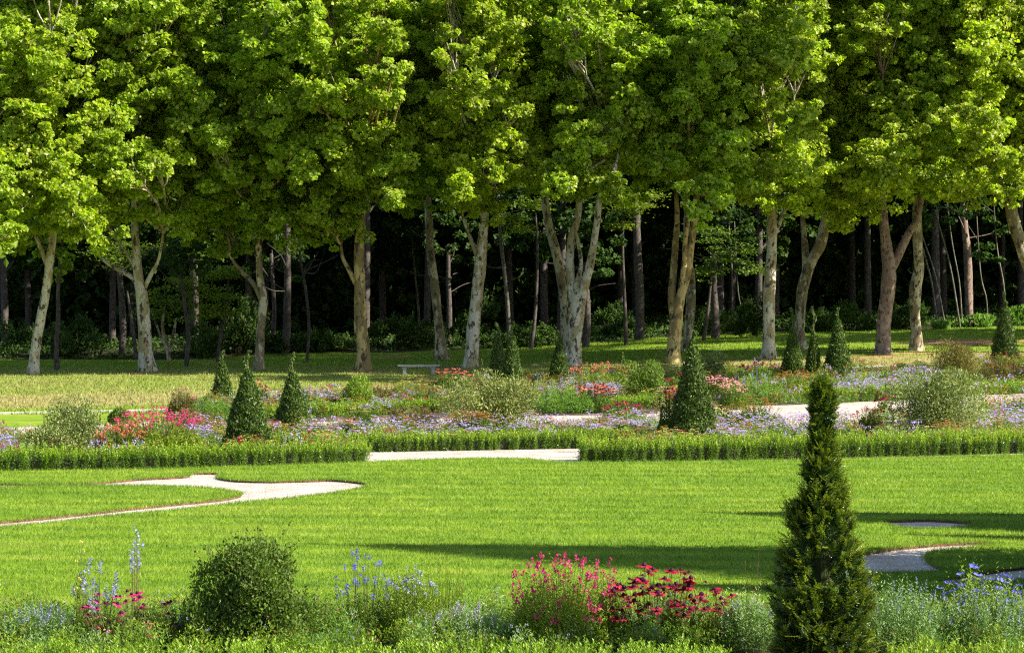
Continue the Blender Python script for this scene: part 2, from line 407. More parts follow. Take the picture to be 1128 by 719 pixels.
tag(flat_poly('lawn_island', island, LZ, M['turf'], (), .05, M['turf_edge']))
# gravel under everything formal, soil beds
gp = poly_from_px([(-300, 482), (0, 471.5), (300, 459), (600, 450), (900, 440), (1440, 424)])
flat_poly('gravel_path', np.concatenate([gp, [[20, 24], [-20, 24]]]), .006, M['gravel'])
def bedpoly(name, px): 
    return flat_poly(name, poly_from_px(px), .02, M['soil'])
bedpoly('near_bed_soil', [(-300, 493), (0, 482), (150, 476), (300, 474), (560, 470), (700, 468), (900, 461), (1000, 458), (1070, 451), (1128, 448.5), (1440, 441), (1440, 496), (1128, 500), (900, 506), (645, 508), (640, 494), (405, 497), (400, 508), (0, 519), (-300, 528)])
bedpoly('far_bed_soil', [(183, 466), (188, 450), (200, 442), (300, 438), (560, 420), (860, 409), (1128, 398), (1440, 390), (1440, 438), (1128, 445), (1000, 446.5), (900, 448.5), (700, 457), (560, 459), (300, 466), (220, 468)])
bs = flat_poly('front_bed_soil', np.array([[-16, 24.3], [16, 24.3], [16, 15], [-16, 15]]), .05, M['soil'])
flat_poly('gravel_strip', poly_from_px([(985, 411.5), (1140, 408), (1140, 411), (1015, 414.5), (975, 415)]), .03, M['gravel'])
# thin pale stone edging lines
edge = poly_from_px([(930, 405.2), (1200, 395.2), (1200, 396), (930, 406)]); flat_poly('path_edging', edge, .05, M['gravel'], (), .05, M['stone'])
edge = poly_from_px([(-60, 456.4), (200, 451.2), (200, 452.1), (-60, 457.4)]); flat_poly('path_edging', edge, .04, M['gravel'], (), .04, M['stone'])

def blades(name, x, y, z, hh, ww, mat, zone=False):
    n = len(x); th = R.uniform(0, 2*np.pi, n); le = R.normal(0, .45, (n, 2))
    h = hh*R.uniform(.55, 1.25, n); w = ww*R.uniform(.7, 1.3, n)
    B = np.c_[x, y, z]; s = np.c_[np.cos(th), np.sin(th), np.zeros(n)]*w[:, None]*.5
    tip = B+np.c_[le*h[:, None], h]
    V = np.stack([B-s, B+s, tip], 1).reshape(-1, 3)
    o = mesh(name, V, np.arange(n*3).reshape(n, 3), mat)
    if zone: add_zone(o, V)
    return o
# near lawn blades
n = 620000
y = 24.2+(R.uniform(0, 1, n)**1.15)*(52-24.2); x = R.uniform(-1, 1, n)*(y*.2262+.8)
ok = inpoly(outer, x, y) & ((x*x) < (y*.228+1)**2)
for h_ in holes: ok &= ~inpoly(h_, x, y)
ok |= inpoly(island, x, y)
x, y = x[ok], y[ok]
for rg in holes+[island]:
    L_ = np.linalg.norm(np.roll(rg, -1, 0)-rg, axis=1); k = R.choice(len(rg), int(L_.sum()*300), p=L_/L_.sum()); f = R.uniform(0, 1, (len(k), 1))
    e = rg[k]*(1-f)+np.roll(rg, -1, 0)[k]*f+R.normal(0, .035, (len(k), 2)); x = np.r_[x, e[:, 0]]; y = np.r_[y, e[:, 1]]
# density clumps
o = blades('grass', x, y, np.full(len(x), LZ-.004), .04*(.8+.012*y), .007*(.6+.016*y), M['blade']); tag(o, 'short mown bright green grass of the near lawn', 'grass', kind='stuff')
n = 170000
y = R.uniform(62, 128, n); x = R.uniform(-1, 1, n)*(y*.2262+1)
farb = poly_from_px([(-300, 474), (0, 468), (178, 461), (190, 442), (300, 438), (560, 420), (860, 409), (1128, 398), (1440, 390), (1440, 340), (-300, 340)])
ok = inpoly(farb, x, y); d, w, r = zones(x, y); ok &= (R.uniform(0, 1, n) > w*1.2) & (R.uniform(0, 1, n) > r*.9)
x, y = x[ok], y[ok]
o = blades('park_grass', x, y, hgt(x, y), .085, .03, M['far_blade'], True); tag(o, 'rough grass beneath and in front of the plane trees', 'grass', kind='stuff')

# ------------------------------------------------------------------ trees
def depth_row(px): return 89+px*(11/974)
BL = {}
def crown_leaves(blobs, lsize, dens, per, squash=.85):
    Ps, Ns, Ax, Ls = [], [], [], []
    for c, r in blobs:
        k = max(6, int(dens*r*r))
        d = rdir(k); rad = r*(.3+1.1*R.uniform(0, 1, k)**.9)
        cc = c+d*rad[:, None]*np.array([1, 1, squash])
        rc = R.uniform(.16, .56, k)*min(1, .6+r*.25)
        m = per
        dd = rdir(k*m).reshape(k, m, 3); q = R.uniform(.25, 1, (k, m, 1))**.6
        pos = cc[:, None]+dd*q*rc[:, None, None]*np.array([1, 1, .62])
        out = nrm(d)[:, None]*.35
        nn = nrm(dd*.5+out+np.array([.15, -.35, .62])+R.normal(0, .52, (k, m, 3)))
        ax = nrm(dd+np.array([0, 0, -.35])+R.normal(0, .5, (k, m, 3)))
        Ps.append(pos.reshape(-1, 3)); Ns.append(nn.reshape(-1, 3)); Ax.append(ax.reshape(-1, 3))
    Pn = np.concatenate(Ps); Nn = np.concatenate(Ns); Ax = np.concatenate(Ax)
    L = lsize*R.uniform(.5, 1.35, len(Pn))
    return leafgeo(Pn, Ax, Nn, L, L*.95, .12)
LOW = np.array([(-200, 285), (0, 285), (40, 280), (100, 262), (150, 250), (200, 282), (240, 285), (330, 285), (360, 285), (400, 232), (440, 255), (470, 238), (520, 258), (560, 225), (600, 225), (650, 232), (690, 205), (740, 232), (800, 240), (850, 238), (900, 258), (930, 250), (980, 225), (1010, 238), (1060, 240), (1100, 215), (1128, 225), (1400, 235)], float)
# (name key, [(px,py)...] of trunk, half widths px, extra limbs, depth or None, bark, label)
trees = [
 dict(b=(36, 412), t=[(36, 413), (39, 385), (44, 355), (50, 325), (54, 295), (60, 240), (62, 180)], w=[7, 5.4, 5.2, 5, 4.6, 4, 3], k='bark_grey', lab='plane tree with a smooth white trunk leaning right, leftmost of the row', limbs=[[(54, 295), (40, 262), (22, 225)]]),
 dict(b=(62, 408), t=[(63, 409), (62, 380), (64, 350), (64, 320), (67, 285), (72, 240)], w=[3.2, 2.6, 2.4, 2.3, 2, 1.6], k='bark_dark', lab='thin ivy-flecked young tree beside the leaning white trunk', thin=1),
 dict(b=(161, 409), t=[(163, 411), (160, 385), (159, 355), (156, 325), (152, 300), (149, 260), (148, 200)], w=[10.5, 7.8, 7, 6.6, 5.4, 4, 3.2], k='bark_grey', lab='plane tree whose pale straight trunk spreads three low bare limbs', limbs=[[(156, 322), (146, 306), (128, 296), (112, 284), (98, 262)], [(157, 322), (166, 303), (175, 285), (180, 255)], [(152, 300), (140, 280), (128, 262)]]),
 dict(b=(284, 408), t=[(284, 411), (286, 385), (288, 355), (290, 328), (286, 305), (285, 270), (284, 220)], w=[6.5, 5, 4.7, 4.6, 4, 3.5, 2.6], k='bark', lab='plane tree with a slim olive trunk forking left above head height', limbs=[[(288, 330), (279, 312), (264, 297), (252, 280)]]),
 dict(b=(400, 408), t=[(400, 410), (400, 385), (397, 355), (397, 325), (396, 300), (396, 265), (399, 225), (398, 180)], w=[9.5, 7.6, 7, 6.6, 6, 5.2, 4.2, 3], k='bark_olive', lab='plane tree with a knotted orange-brown trunk standing left of the stone bench', limbs=[[(395, 318), (386, 300), (377, 282), (376, 262)]]),
 dict(b=(486, 396), t=[(487, 398), (485, 375), (482, 345), (478, 310), (474, 275), (473, 250), (470, 200)], w=[9, 5.8, 5, 4.8, 4.6, 4.4, 3], k='bark', lab='plane tree with a slim trunk leaning left, just behind the stone bench', limbs=[]),
 dict(b=(520, 405), t=[(518, 408), (520, 385), (522, 355), (526, 320), (529, 290), (533, 250), (535, 200)], w=[9.5, 7.4, 7, 6.8, 6.4, 5, 3.6], k='bark_grey', lab='plane tree with a thick smooth pale trunk right of the stone bench', limbs=[[(529, 290), (518, 262), (505, 225)]]),
 dict(b=(622, 392), t=[(626, 394), (624, 365), (622, 335), (616, 295), (609, 265), (602, 235), (598, 190)], w=[7.5, 5.6, 5.4, 5.2, 5, 4.6, 3.4], k='bark', lab='plane tree with a dark curving trunk tucked behind the forked one', limbs=[]),
 dict(b=(632, 403), t=[(631, 405), (632, 380), (635, 350), (637, 325), (636, 310)], w=[10, 8.6, 8.6, 8, 4], k='bark_grey', lab='plane tree with a stout pale trunk splitting in a wide V', limbs=[[(631, 345), (630, 320), (628, 295), (629, 265), (636, 240), (640, 200), (643, 160)], [(639, 345), (642, 322), (648, 300), (653, 275), (657, 250), (662, 210), (672, 170)], [(636, 312), (640, 290), (637, 268), (633, 250)]], lw=[6.0, 5.8, 3]),
 dict(b=(741, 400), t=[(741, 402), (743, 378), (745, 350), (750, 325), (757, 300), (760, 275), (765, 245), (768, 200)], w=[9.5, 7.6, 7, 5.4, 4.8, 4.4, 4.2, 3], k='bark_olive', lab='plane tree with twisted golden stems braided round each other', limbs=[[(743, 350), (740, 325), (742, 300), (744, 270), (746, 240), (744, 205)], [(750, 320), (754, 290), (755, 265), (757, 240), (756, 205)]], lw=[5.2, 3.6]),
 dict(b=(757, 386), t=[(756, 388), (758, 365), (761, 335), (761, 305), (757, 280), (756, 240)], w=[6.5, 5.4, 5, 4.8, 4.2, 3.2], k='bark', lab='plane tree with a narrow upright trunk partly behind the twisted stems', limbs=[]),
 dict(b=(847, 395), t=[(846, 397), (847, 375), (847, 345), (848, 310), (850, 275), (850, 245), (850, 190)], w=[9, 6.8, 6.5, 6.4, 6, 5.4, 3.6], k='bark_grey', lab='plane tree with a column-straight cream trunk speckled with dark scars', limbs=[[(850, 262), (862, 238), (872, 210)]]),
 dict(b=(882, 386), t=[(882, 388), (881, 365), (882, 335), (886, 310), (894, 288), (904, 268), (910, 240), (915, 200)], w=[7.5, 5.8, 6, 6.2, 6, 6.5, 5, 3.4], k='bark', lab='plane tree with a trunk bowing right below a thick broken fork', limbs=[[(888, 305), (888, 285), (886, 265), (884, 235)]], lw=[5.5]),
 dict(b=(972, 389), t=[(973, 391), (973, 365), (976, 335), (979, 310), (979, 290), (975, 260), (972, 225), (970, 180)], w=[9.5, 8, 7.5, 8.4, 7.5, 5.4, 4.8, 3.4], k='bark_pink', lab='plane tree with a thick pinkish-brown trunk forking into two limbs', limbs=[[(979, 302), (991, 278), (1002, 255), (1012, 236), (1018, 200)]], lw=[5.6]),
 dict(b=(1010, 386), t=[(1010, 387), (1009, 365), (1008, 345), (1008, 320), (1012, 295), (1011, 265), (1010, 235), (1012, 190)], w=[8, 6, 5.8, 6.6, 5.8, 5.4, 4.8, 3.4], k='bark', lab='plane tree with a pale bulging trunk right of the pinkish-brown one', limbs=[]),
 dict(b=(1158, 388), t=[(1160, 390), (1154, 350), (1143, 315), (1130, 285), (1120, 255), (1113, 225), (1108, 180)], w=[9.5, 8, 7.6, 7.2, 6.8, 6.2, 4.6], k='bark', lab='plane tree leaning in from the right edge, base out of frame', limbs=[]),
 dict(b=(-60, 414), t=[(-60, 416), (-60, 360), (-56, 310), (-50, 250), (-45, 190)], w=[9, 7, 6.6, 5.5, 4], k='bark_grey', lab='plane tree off the left edge whose leaves hang into view', limbs=[]),
]
for t in trees:
    p = P(*t['b']); t['loc'] = p; t['D'] = p[1]; t['blobs'] = []
main = [t for t in trees if not t.get('thin')]
def assign(px, py, rpx, dd):
    t = min(main, key=lambda q: abs(q['t'][-1][0]-px)+R.uniform(0, 25)+ (14 if q['b'][0] in (486, 622, 757, 882, 1010) else 0))
    D = min(depth_row(px), t['D'])+dd
    c = A(px, py, D); t['blobs'].append((c, rpx*D/F))
bright = [(60, 60, 62), (20, 150, 52), (62, 205, 48), (112, 235, 38), (10, 245, 30), (160, 60, 46), (205, 125, 40), (190, 20, 40), (255, 78, 42), (150, 175, 36), (345, 85, 34), (385, 112, 34), (350, 30, 40), (480, 150, 38), (520, 108, 38), (468, 112, 28), (545, 165, 28), (600, 98, 34), (642, 150, 40), (622, 190, 28), (672, 208, 24), (704, 130, 34), (740, 66, 34), (770, 214, 34), (565, 55, 36), (855, 55, 46), (838, 180, 34), (900, 205, 38), (868, 125, 40), (950, 95, 56), (990, 165, 52), (1010, 50, 56), (1042, 198, 36), (930, 232, 28), (1092, 80, 48), (1100, 160, 40), (1118, 205, 28), (795, 150, 30), (440, 40, 30), (412, -10, 40), (650, 10, 40), (70, -30, 60), (825, 90, 44), (905, 150, 44), (950, 195, 40), (1030, 120, 46), (985, 20, 46), (930, 40, 44), (1075, 130, 36), (130, 110, 44), (100, 160, 44), (300, 40, 40), (300, 120, 34), (430, 90, 28), (500, 60, 30), (580, 130, 34), (610, 50, 34), (735, 180, 28), (700, 60, 30), (760, 110, 30), (810, 30, 36), (15, 60, 44), (30, 200, 40), (180, 90, 40), (520, 200, 26), (445, 210, 24), (300, -15, 36), (480, -5, 32), (535, 5, 28), (720, -5, 34), (778, 45, 30), (690, -10, 30), (600, -15, 32), (130, 5, 34), (185, -5, 34), (410, 50, 26), (250, 150, 26), (320, 175, 24), (500, -20, 34), (880, 20, 34), (230, -40, 50), (890, -30, 60), (1040, -40, 60)]
for i, (a, b, r) in enumerate(bright):
    d0 = -5.4+R.uniform(-1.0, 1.0)
    for q in range(5):
        an = R.uniform(0, 6.28); f = R.uniform(.25, .8)*r
        assign(a+math.cos(an)*f, b+math.sin(an)*f*.9, r*R.uniform(.38, .62), d0+R.uniform(-.9, .9))
for px in np.arange(-95, 1250, 24):
    lo = np.interp(px, LOW[:, 0], LOW[:, 1])
    y_ = lo-36
    k = 0
    while y_ > -190:
        assign(px+R.uniform(-15, 15), y_+R.uniform(-8, 8), R.uniform(25, 38) if k else R.uniform(20, 30), R.uniform(-3.8, 1.2) if y_ > -20 else R.uniform(-4.5, 4.5))
        y_ -= 31 if y_ > -20 else 56; k += 1
def limb_world(pts, D, bend=0):
    return np.array([A(a, b, D+bend*i) for i, (a, b) in enumerate(pts)])
def copy_tree(root, loc):
    c = root.copy(); COL.objects.link(c); c.location = loc
    for ch in root.children:
        d = ch.copy(); COL.objects.link(d); d.parent = c
    return c
tree_objs = []
for i, t in enumerate(trees):
    D = t['D']; s = D/F
    root = empty('young_tree' if t.get('thin') else 'plane_tree', t['loc'], t['lab'], 'tree', 'plane trees in the row')
    tree_objs.append(root)
    mb = MB()
    pts = spline(limb_world(t['t'], D), 7); kk = np.linspace(0, len(t['w'])-1, len(pts))
    rad = np.interp(kk, np.arange(len(t['w'])), t['w'])*s
    rad[:4] *= np.array([1.32, 1.14, 1.05, 1.02]); pts[0, 2] -= .15
    tube(mb, pts, rad, 16, .045)
    lw = t.get('lw', [3.2, 2.8, 2.2])
    tips = [pts[-1]]
    for j, l in enumerate(t.get('limbs', [])):
        lp = spline(limb_world(l, D, .15*(-1)**j), 6); w_ = lw[min(j, len(lw)-1)]
        tube(mb, lp, np.linspace(w_, w_*.45, len(lp))*s, 11, .05); tips.append(lp[-1])
    # hidden scaffold limbs up into each mass of leaves
    for c, r in t['blobs']:
        if R.uniform() < .72: continue
        src = min(tips, key=lambda q: np.linalg.norm(q-c)-.3*(q[2] < c[2]))
        mid = (src+c)/2+np.array([0, 0, -.25*abs(c[0]-src[0])*.4])+R.normal(0, .25, 3)
        lp = spline([src-(c-src)*.02, mid, c+nrm(c-src)*r*.4], 5)
        tube(mb, lp, np.linspace(.085, .02, len(lp)), 6)
        for _ in range(4):
            q = c+rdir(1)[0]*r*.9; lp2 = spline([lp[-4], (lp[-4]+q)/2+R.normal(0, .12, 3), q], 3)
            tube(mb, lp2, np.linspace(.04, .012, len(lp2)), 4, cap=False)
    mb.build('trunk', M[t['k']], root, smooth=True)
    if t.get('thin'):
        bl = [(A(72, 250, D), 1.0), (A(60, 275, D), .7), (A(66, 300, D), .45)]
        V, Q = crown_leaves(bl, .16, 16, 60)
        mesh('crown', V, Q, M['plane'], root)
    elif t['blobs']:
        V, Q = crown_leaves(t['blobs'], .15, 25, 72)
        mesh('crown', V, Q, M['plane2'] if t['b'][0] > 800 else M['plane'], root)
# the same row goes on beyond the right edge of the picture
for j, (src, x_, lab) in enumerate(((13, 30.5, 'plane tree further along the row, outside the frame on the right'), (11, 36.5, 'plane tree at the far right end of the row, outside the frame'))):
    o = copy_tree(tree_objs[src], (x_, 104+j*3, hgt(x_, 104+j*3))); o['label'] = lab

# unseen high-crowned trees added at right to throw shade on the park grass
for (x_, y_, h0, h1, rr_, lab) in ((24.5, 73, 14, 25, 3.6, 'unseen tall tree added for its shade, nearest the garden'), (29.5, 78.5, 17, 29, 4.0, 'tallest unseen tree added for its shade, nearest the tree row')):
    b = np.array([x_, y_, float(hgt(x_, y_))]); root = empty('added_shade_tree', b, lab, 'tree', 'unseen trees added for shade'); mb = MB()
    q = spline([b-[0, 0, .2], b+[.3, 0, h0*.5], b+[-.2, .2, h0], b+[0, 0, h1*.85]], 6); tube(mb, q, np.linspace(.5, .1, len(q)), 12, .04); bl = []
    for k in range(34):
        z = R.uniform(h0, h1); w_ = rr_*math.sin(math.pi*min(1, (z-h0+1.5)/(h1-h0+3)))*R.uniform(.3, 1); a = R.uniform(0, 6.28)
        c = b+np.array([math.cos(a)*w_, math.sin(a)*w_, z]); bl.append((c, R.uniform(1.0, 1.6)))
        tube(mb, spline([b+[0, 0, z-1.8], (b+[0, 0, z-1.2]+c)/2, c], 3), np.linspace(.1, .03, 7), 5)
    mb.build('trunk', M['bark'], root, smooth=True)
    V, Q = crown_leaves(bl, .26, 9, 55); mesh('crown', V, Q, M['plane'], root)

# ------------------------------------------------------------------ woodland behind
def forest_proto(seed, h):
    root = empty('woodland_tree', (0, 0, 0), 'tall dark woodland tree in the shade behind the plane tree row', 'tree', 'dark woodland trees behind the row')
    mb = MB(); pts = spline([(0, 0, -.3), (.1, 0, h*.3), (-.1, .1, h*.6), (.1, 0, h*.95)], 6)
    tube(mb, pts, np.linspace(.22, .06, len(pts)), 10, .04)
    bl = []
    for k in range(24):
        z = R.uniform(.24, 1, 1)[0]*h; rr = (1-abs(z/h-.6))*2.6; a = R.uniform(0, 6.28)
        c = np.array([math.cos(a)*rr, math.sin(a)*rr, z]); bl.append((c, R.uniform(1.3, 2.2)))
        lp = spline([(0, 0, z-1.4), (c[0]*.5, c[1]*.5, z-.6), c], 4); tube(mb, lp, np.linspace(.09, .03, len(lp)), 5)
    mb.build('trunk', M['bark_dark'], root, smooth=True)
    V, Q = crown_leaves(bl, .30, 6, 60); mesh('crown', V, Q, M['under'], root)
    return root
protos = [forest_proto(k, h) for k, h in enumerate((21, 23, 19))]
spots = []
for row, (y0, n_) in enumerate(((121, 9), (127, 10), (134, 10), (142, 11))):
    for k in range(n_):
        x_ = -34+74*(k+.5*(row % 2))/(n_-1)+R.uniform(-1.5, 1.5)
        spots.append((x_, y0+R.uniform(-2, 2)+.12*x_))
for j, (x_, y_) in enumerate([(44, 118), (50, 124), (46, 132), (56, 136)]): spots.append((x_, y_))
used = [False]*3
for j, (x_, y_) in enumerate(spots):
    k = j % 3; z = float(hgt(x_, y_))
    if not used[k]: o = protos[k]; o.location = (x_, y_, z); used[k] = True
    else: o = copy_tree(protos[k], (x_, y_, z))
    o.rotation_euler.z = random.uniform(0, 6.28); q = random.uniform(.9, 1.12); o.scale = (q, q, q)
# far wood mass closing the view
n = 120000
x = R.uniform(-75, 85, n); y = R.uniform(146, 160, n); z = hgt(x, y)+R.uniform(0, 1, n)**1.2*26
hx = R.uniform(-130, 140, 40000); hy = R.uniform(158, 262, 40000); x = np.r_[x, hx]; y = np.r_[y, hy]; z = np.r_[z, hgt(hx, hy)+R.uniform(0, 9, 40000)]; n = len(x)
V, Q = leafgeo(np.c_[x, y, z], rdir(n), nrm(R.normal(0, .6, (n, 3))+np.array([0, -.6, .5])), np.r_[R.uniform(.5, 1.0, n-40000), R.uniform(1.4, 2.4, 40000)], np.r_[R.uniform(.4, .8, n-40000), R.uniform(1.2, 2.0, 40000)])
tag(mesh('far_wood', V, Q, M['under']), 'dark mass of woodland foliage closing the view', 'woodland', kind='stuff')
# understorey along the wood's edge: individual dark shrubs of a few shapes
def shrub_geo(c, rx, ry, h, ls, n, lumps=7, ws=.5, shoots=0, rs=(.27, .44), seg=None):
    cc = []; rr = []
    for k in range(lumps):
        a = R.uniform(0, 6.28); q = R.uniform(.1, .92-rs[0])
        zf = rs[0]*.8+(1-rs[0]*1.5)*R.uniform(0, 1)*(1-.65*q*q)
        cc.append([c[0]+math.cos(a)*q*rx, c[1]+math.sin(a)*q*ry, c[2]+zf*h]); rr.append(R.uniform(*rs))
    cc = np.array(cc); rr = np.array(rr); i = R.integers(0, lumps, n)
    d = rdir(n); q = R.uniform(.3, 1, n)**.45
    sc_ = np.c_[rx*rr[i]*1.25, ry*rr[i]*1.25, h*rr[i]*.95]
    Pn = cc[i]+d*q[:, None]*sc_
    Pn[:, 2] = np.maximum(Pn[:, 2], c[2]+.02+R.uniform(0, .12, n)*h)
    nn = nrm(d*.7+np.array([0, 0, .5])+R.normal(0, .5, (n, 3))); ax = nrm(d*.5+np.array([0, 0, .6])+R.normal(0, .5, (n, 3)))
    if shoots:
        ci = R.integers(0, lumps, shoots); b = cc[ci]; dd = nrm(R.normal(0, .5, (shoots, 3))+np.array([0, 0, 1.]))
        ln = (h*.95*rr[ci]+h*R.uniform(.02, .2, shoots))[:, None]
        if seg is not None: seg.append((b, b+dd*ln))
        for j in range(14):
            f = .35+.65*j/13; q_ = b+dd*ln*f
            Pn = np.r_[Pn, q_+R.normal(0, ls*.35, (shoots, 3))]; nn = np.r_[nn, rdir(shoots)]; ax = np.r_[ax, nrm(dd+R.normal(0, .8, (shoots, 3)))]
    L = ls*R.uniform(.6, 1.35, len(Pn))
    return leafgeo(Pn, ax, nn, L, L*ws, .15)
def stems_geo(c, rx, ry, h, n, r):
    a = R.uniform(0, 6.28, n); q = R.uniform(.2, .8, n)
    p0 = np.c_[c[0]+np.cos(a)*q*rx*.25, c[1]+np.sin(a)*q*ry*.25, np.full(n, c[2]-.02)]
    p1 = np.c_[c[0]+np.cos(a)*q*rx*.9, c[1]+np.sin(a)*q*ry*.9, c[2]+h*R.uniform(.45, .8, n)]
    return sticks(p0, p1, r)
def shrub(name, label, cat, group, px, py, wpx, hpx, mat, ls, n, lumps=8, ws=.5, shoots=0, depth=.8, p=None, rs=(.27, .44)):
    c = P(px, py) if p is None else p; s = c[1]/F; rx = wpx*s/2; h = hpx*s
    root = empty(name, c, label, cat, group)
    sg = []; V2, Q2 = shrub_geo(c, rx, rx*depth, h, ls, n, lumps, ws, shoots, rs, sg)
    V, Q = stems_geo(c, rx, rx*depth, h*.8, 12, .008)
    mb = MB(); mb.add(V, Q)
    for pa, pb in sg: mb.add(*sticks(pa, pb, ls*.05))
    mb.build('stems', M['brownstem'], root)
    mesh('foliage', V2, Q2, M[mat], root)
    return root, c, rx, h
edge_sh = [(-10, 392, 90, 60), (85, 392, 80, 40), (225, 394, 60, 55), (265, 390, 60, 70), (325, 386, 80, 28), (365, 386, 50, 22), (440, 384, 70, 40), (475, 383, 50, 30), (560, 383, 60, 25), (590, 380, 60, 30), (690, 372, 50, 18), (790, 369, 70, 40), (830, 372, 40, 75), (900, 366, 60, 30), (940, 364, 60, 40), (1000, 362, 60, 30), (670, 372, 60, 30), (530, 382, 50, 45)]
for a, b, w_, h_ in edge_sh:
    shrub('undergrowth_shrub', 'low dark shrub in the shade along the edge of the wood', 'shrub', 'undergrowth along the wood edge', a, b, w_*1.25, h_*R.uniform(.6, 1.2), 'under', .15, 2400, 16, shoots=70, rs=(.13, .28))
for a, b, w_, h_, lab in [(1075, 360, 52, 14, 'low bright leafy bush on the grass bank by the wood at right'), (1122, 358, 40, 22, 'bright leafy bush at the wood edge behind the rightmost clipped cone'), (1040, 362, 34, 10, 'smallest bright leafy bush on the bank right of the pale bulging trunk')]:
    shrub('leafy_bush', lab, 'shrub', 'bright bushes on the bank', a, b, w_, h_, 'fresh', .2, 900)
n = 90000
x = R.uniform(-42, 46, n); y = R.uniform(104, 150, n); _, w, _ = zones(x, y); ok = (R.uniform(0, 1, n) < w) & (w > .45); x, y = x[ok], y[ok]; n = len(x)
V, Q = leafgeo(np.c_[x, y, hgt(x, y)+R.uniform(0, 1, n)**1.5*(.18+.3*np.clip(np.sin(x*.9)*np.sin(y*.7+x*.3)+.3, 0, 1))], rdir(n), nrm(R.normal(0, .5, (n, 3))+np.array([0, -.2, .8])), R.uniform(.12, .28, n), R.uniform(.08, .18, n))
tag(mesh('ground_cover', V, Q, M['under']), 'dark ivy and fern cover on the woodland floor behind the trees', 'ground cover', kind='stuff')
# slim woodland trunks one can pick out
thin = [((314, 389), [(314, 389), (315, 350), (317, 300), (318, 230)], 5, 'bark_dark', 'straight dark purple-grey trunk in the wood between slim olive and knotted trunks'),
 ((338, 399), [(338, 399), (339, 360), (336, 320), (331, 280), (330, 240)], 1.8, 'bark_dark', 'very thin wavy sapling stem left of the knotted orange-brown trunk'),
 ((462, 372), [(462, 372), (460, 340), (457, 305), (455, 270), (452, 230)], 1.4, 'bark_birch', 'pale thread-thin birch stem left of the bench in the dark wood'),
 ((561, 384), [(561, 384), (559, 350), (555, 300), (552, 260), (550, 215)], 2.6, 'bark_birch', 'thin pale birch stem rising behind the pair of clipped cones'),
 ((704, 374), [(704, 374), (704, 340), (703, 300), (702, 250), (702, 200)], 5.5, 'bark_dark', 'broad bare purple-brown trunk in the wood right of the wide V trunk'),
 ((1068, 356), [(1068, 356), (1066, 320), (1065, 280), (1063, 245), (1062, 200)], 5, 'bark_pink', 'grey speckled trunk in the wood behind the bright bushes at right'),
 ((134, 392), [(134, 392), (134, 350), (132, 300), (130, 250)], 4, 'bark_dark', 'dim grey trunk in the wood left of the three-limbed tree'),
 ((205, 404), [(205, 404), (206, 370), (203, 330), (200, 290)], 2.6, 'bark_dark', 'dark slender stem among yellow-green leaves behind the left row'),
 ((300, 380), [(300, 380), (301, 330), (300, 280)], 3, 'bark_dark', 'narrow dim stem deep in the wood beside the slim olive trunk'),
 ((645, 382), [(645, 382), (646, 340), (647, 290)], 4.5, 'bark_dark', 'dark trunk in the wood showing right of the wide V trunk'),
 ((492, 378), [(494, 378), (494, 330), (495, 270)], 3.4, 'bark_dark', 'dim trunk in the wood between the two trunks by the bench'),
 ((788, 372), [(788, 372), (786, 330), (787, 280)], 5, 'bark_dark', 'dark woodland trunk midway between twisted stems and cream column')]
for base, pts, w_, k, lab in thin:
    c = P(*base); root = empty('woodland_sapling' if w_ < 3 else 'woodland_trunk_tree', c, lab, 'tree', 'stems in the wood')
    mb = MB(); q = spline(limb_world(pts, c[1]), 8); q[0, 2] -= .1
    q[:, 0] += np.sin(np.linspace(0, 5, len(q)))*.05
    tube(mb, q, np.linspace(w_, w_*.7, len(q))*c[1]/F, 9, .05)
    for j in range(5):
        b0 = q[int(len(q)*R.uniform(.5, .95))]; e = b0+np.array([R.normal(0, 1.1), R.normal(0, .6), R.uniform(.2, 1.4)])
        tube(mb, spline([b0, (b0+e)/2+R.normal(0, .12, 3), e], 4), np.linspace(.035, .012, 9), 5)
    mb.build('trunk', M[k], root, smooth=True)
    V, Q = crown_leaves([(q[-1]+np.array([0, 0, 1.2]), 1.5), (q[-1]+np.array([.8, 0, .2]), 1.0)], .2, 8, 40); mesh('crown', V, Q, M['under'], root)
g_l = 'slanting bare sapling stem in the dark wood behind the two right trunks'
for a, b, tx, ty in [(1033, 362, 1014, 262), (1042, 362, 1010, 240), (1060, 360, 1048, 262), (1058, 361, 1028, 225), (1088, 358, 1080, 300), (818, 366, 813, 320), (806, 366, 803, 250), (1108, 357, 1098, 270)]:
    c = P(a, b); root = empty('woodland_sapling', c, g_l if a > 940 else 'bare pale sapling stem in the dark wood left of the cream column', 'tree', 'thin stems in the wood at right' if a > 940 else 'thin stems in the wood at centre')
    mb = MB(); q = spline([A(a, b+1, c[1]), A(a*.55+tx*.45+2, b*.5+ty*.5, c[1]), A(tx, ty, c[1]), A(tx+(tx-a)*.5+R.uniform(-4, 4), ty-75, c[1])], 6)
    tube(mb, q, np.linspace(1.1, .6, len(q))*c[1]/F, 6, .04)
    e = q[-4]+np.array([R.normal(0, .8), 0, .9]); tube(mb, spline([q[-4], e], 3), np.linspace(.02, .01, 4), 4)
    mb.build('trunk', M['bark_birch'], root, smooth=True)
    V, Q = crown_leaves([(q[-1], 1.1), (q[-5]+np.array([.4, 0, 0]), .7)], .2, 9, 40); mesh('crown', V, Q, M['under'], root)
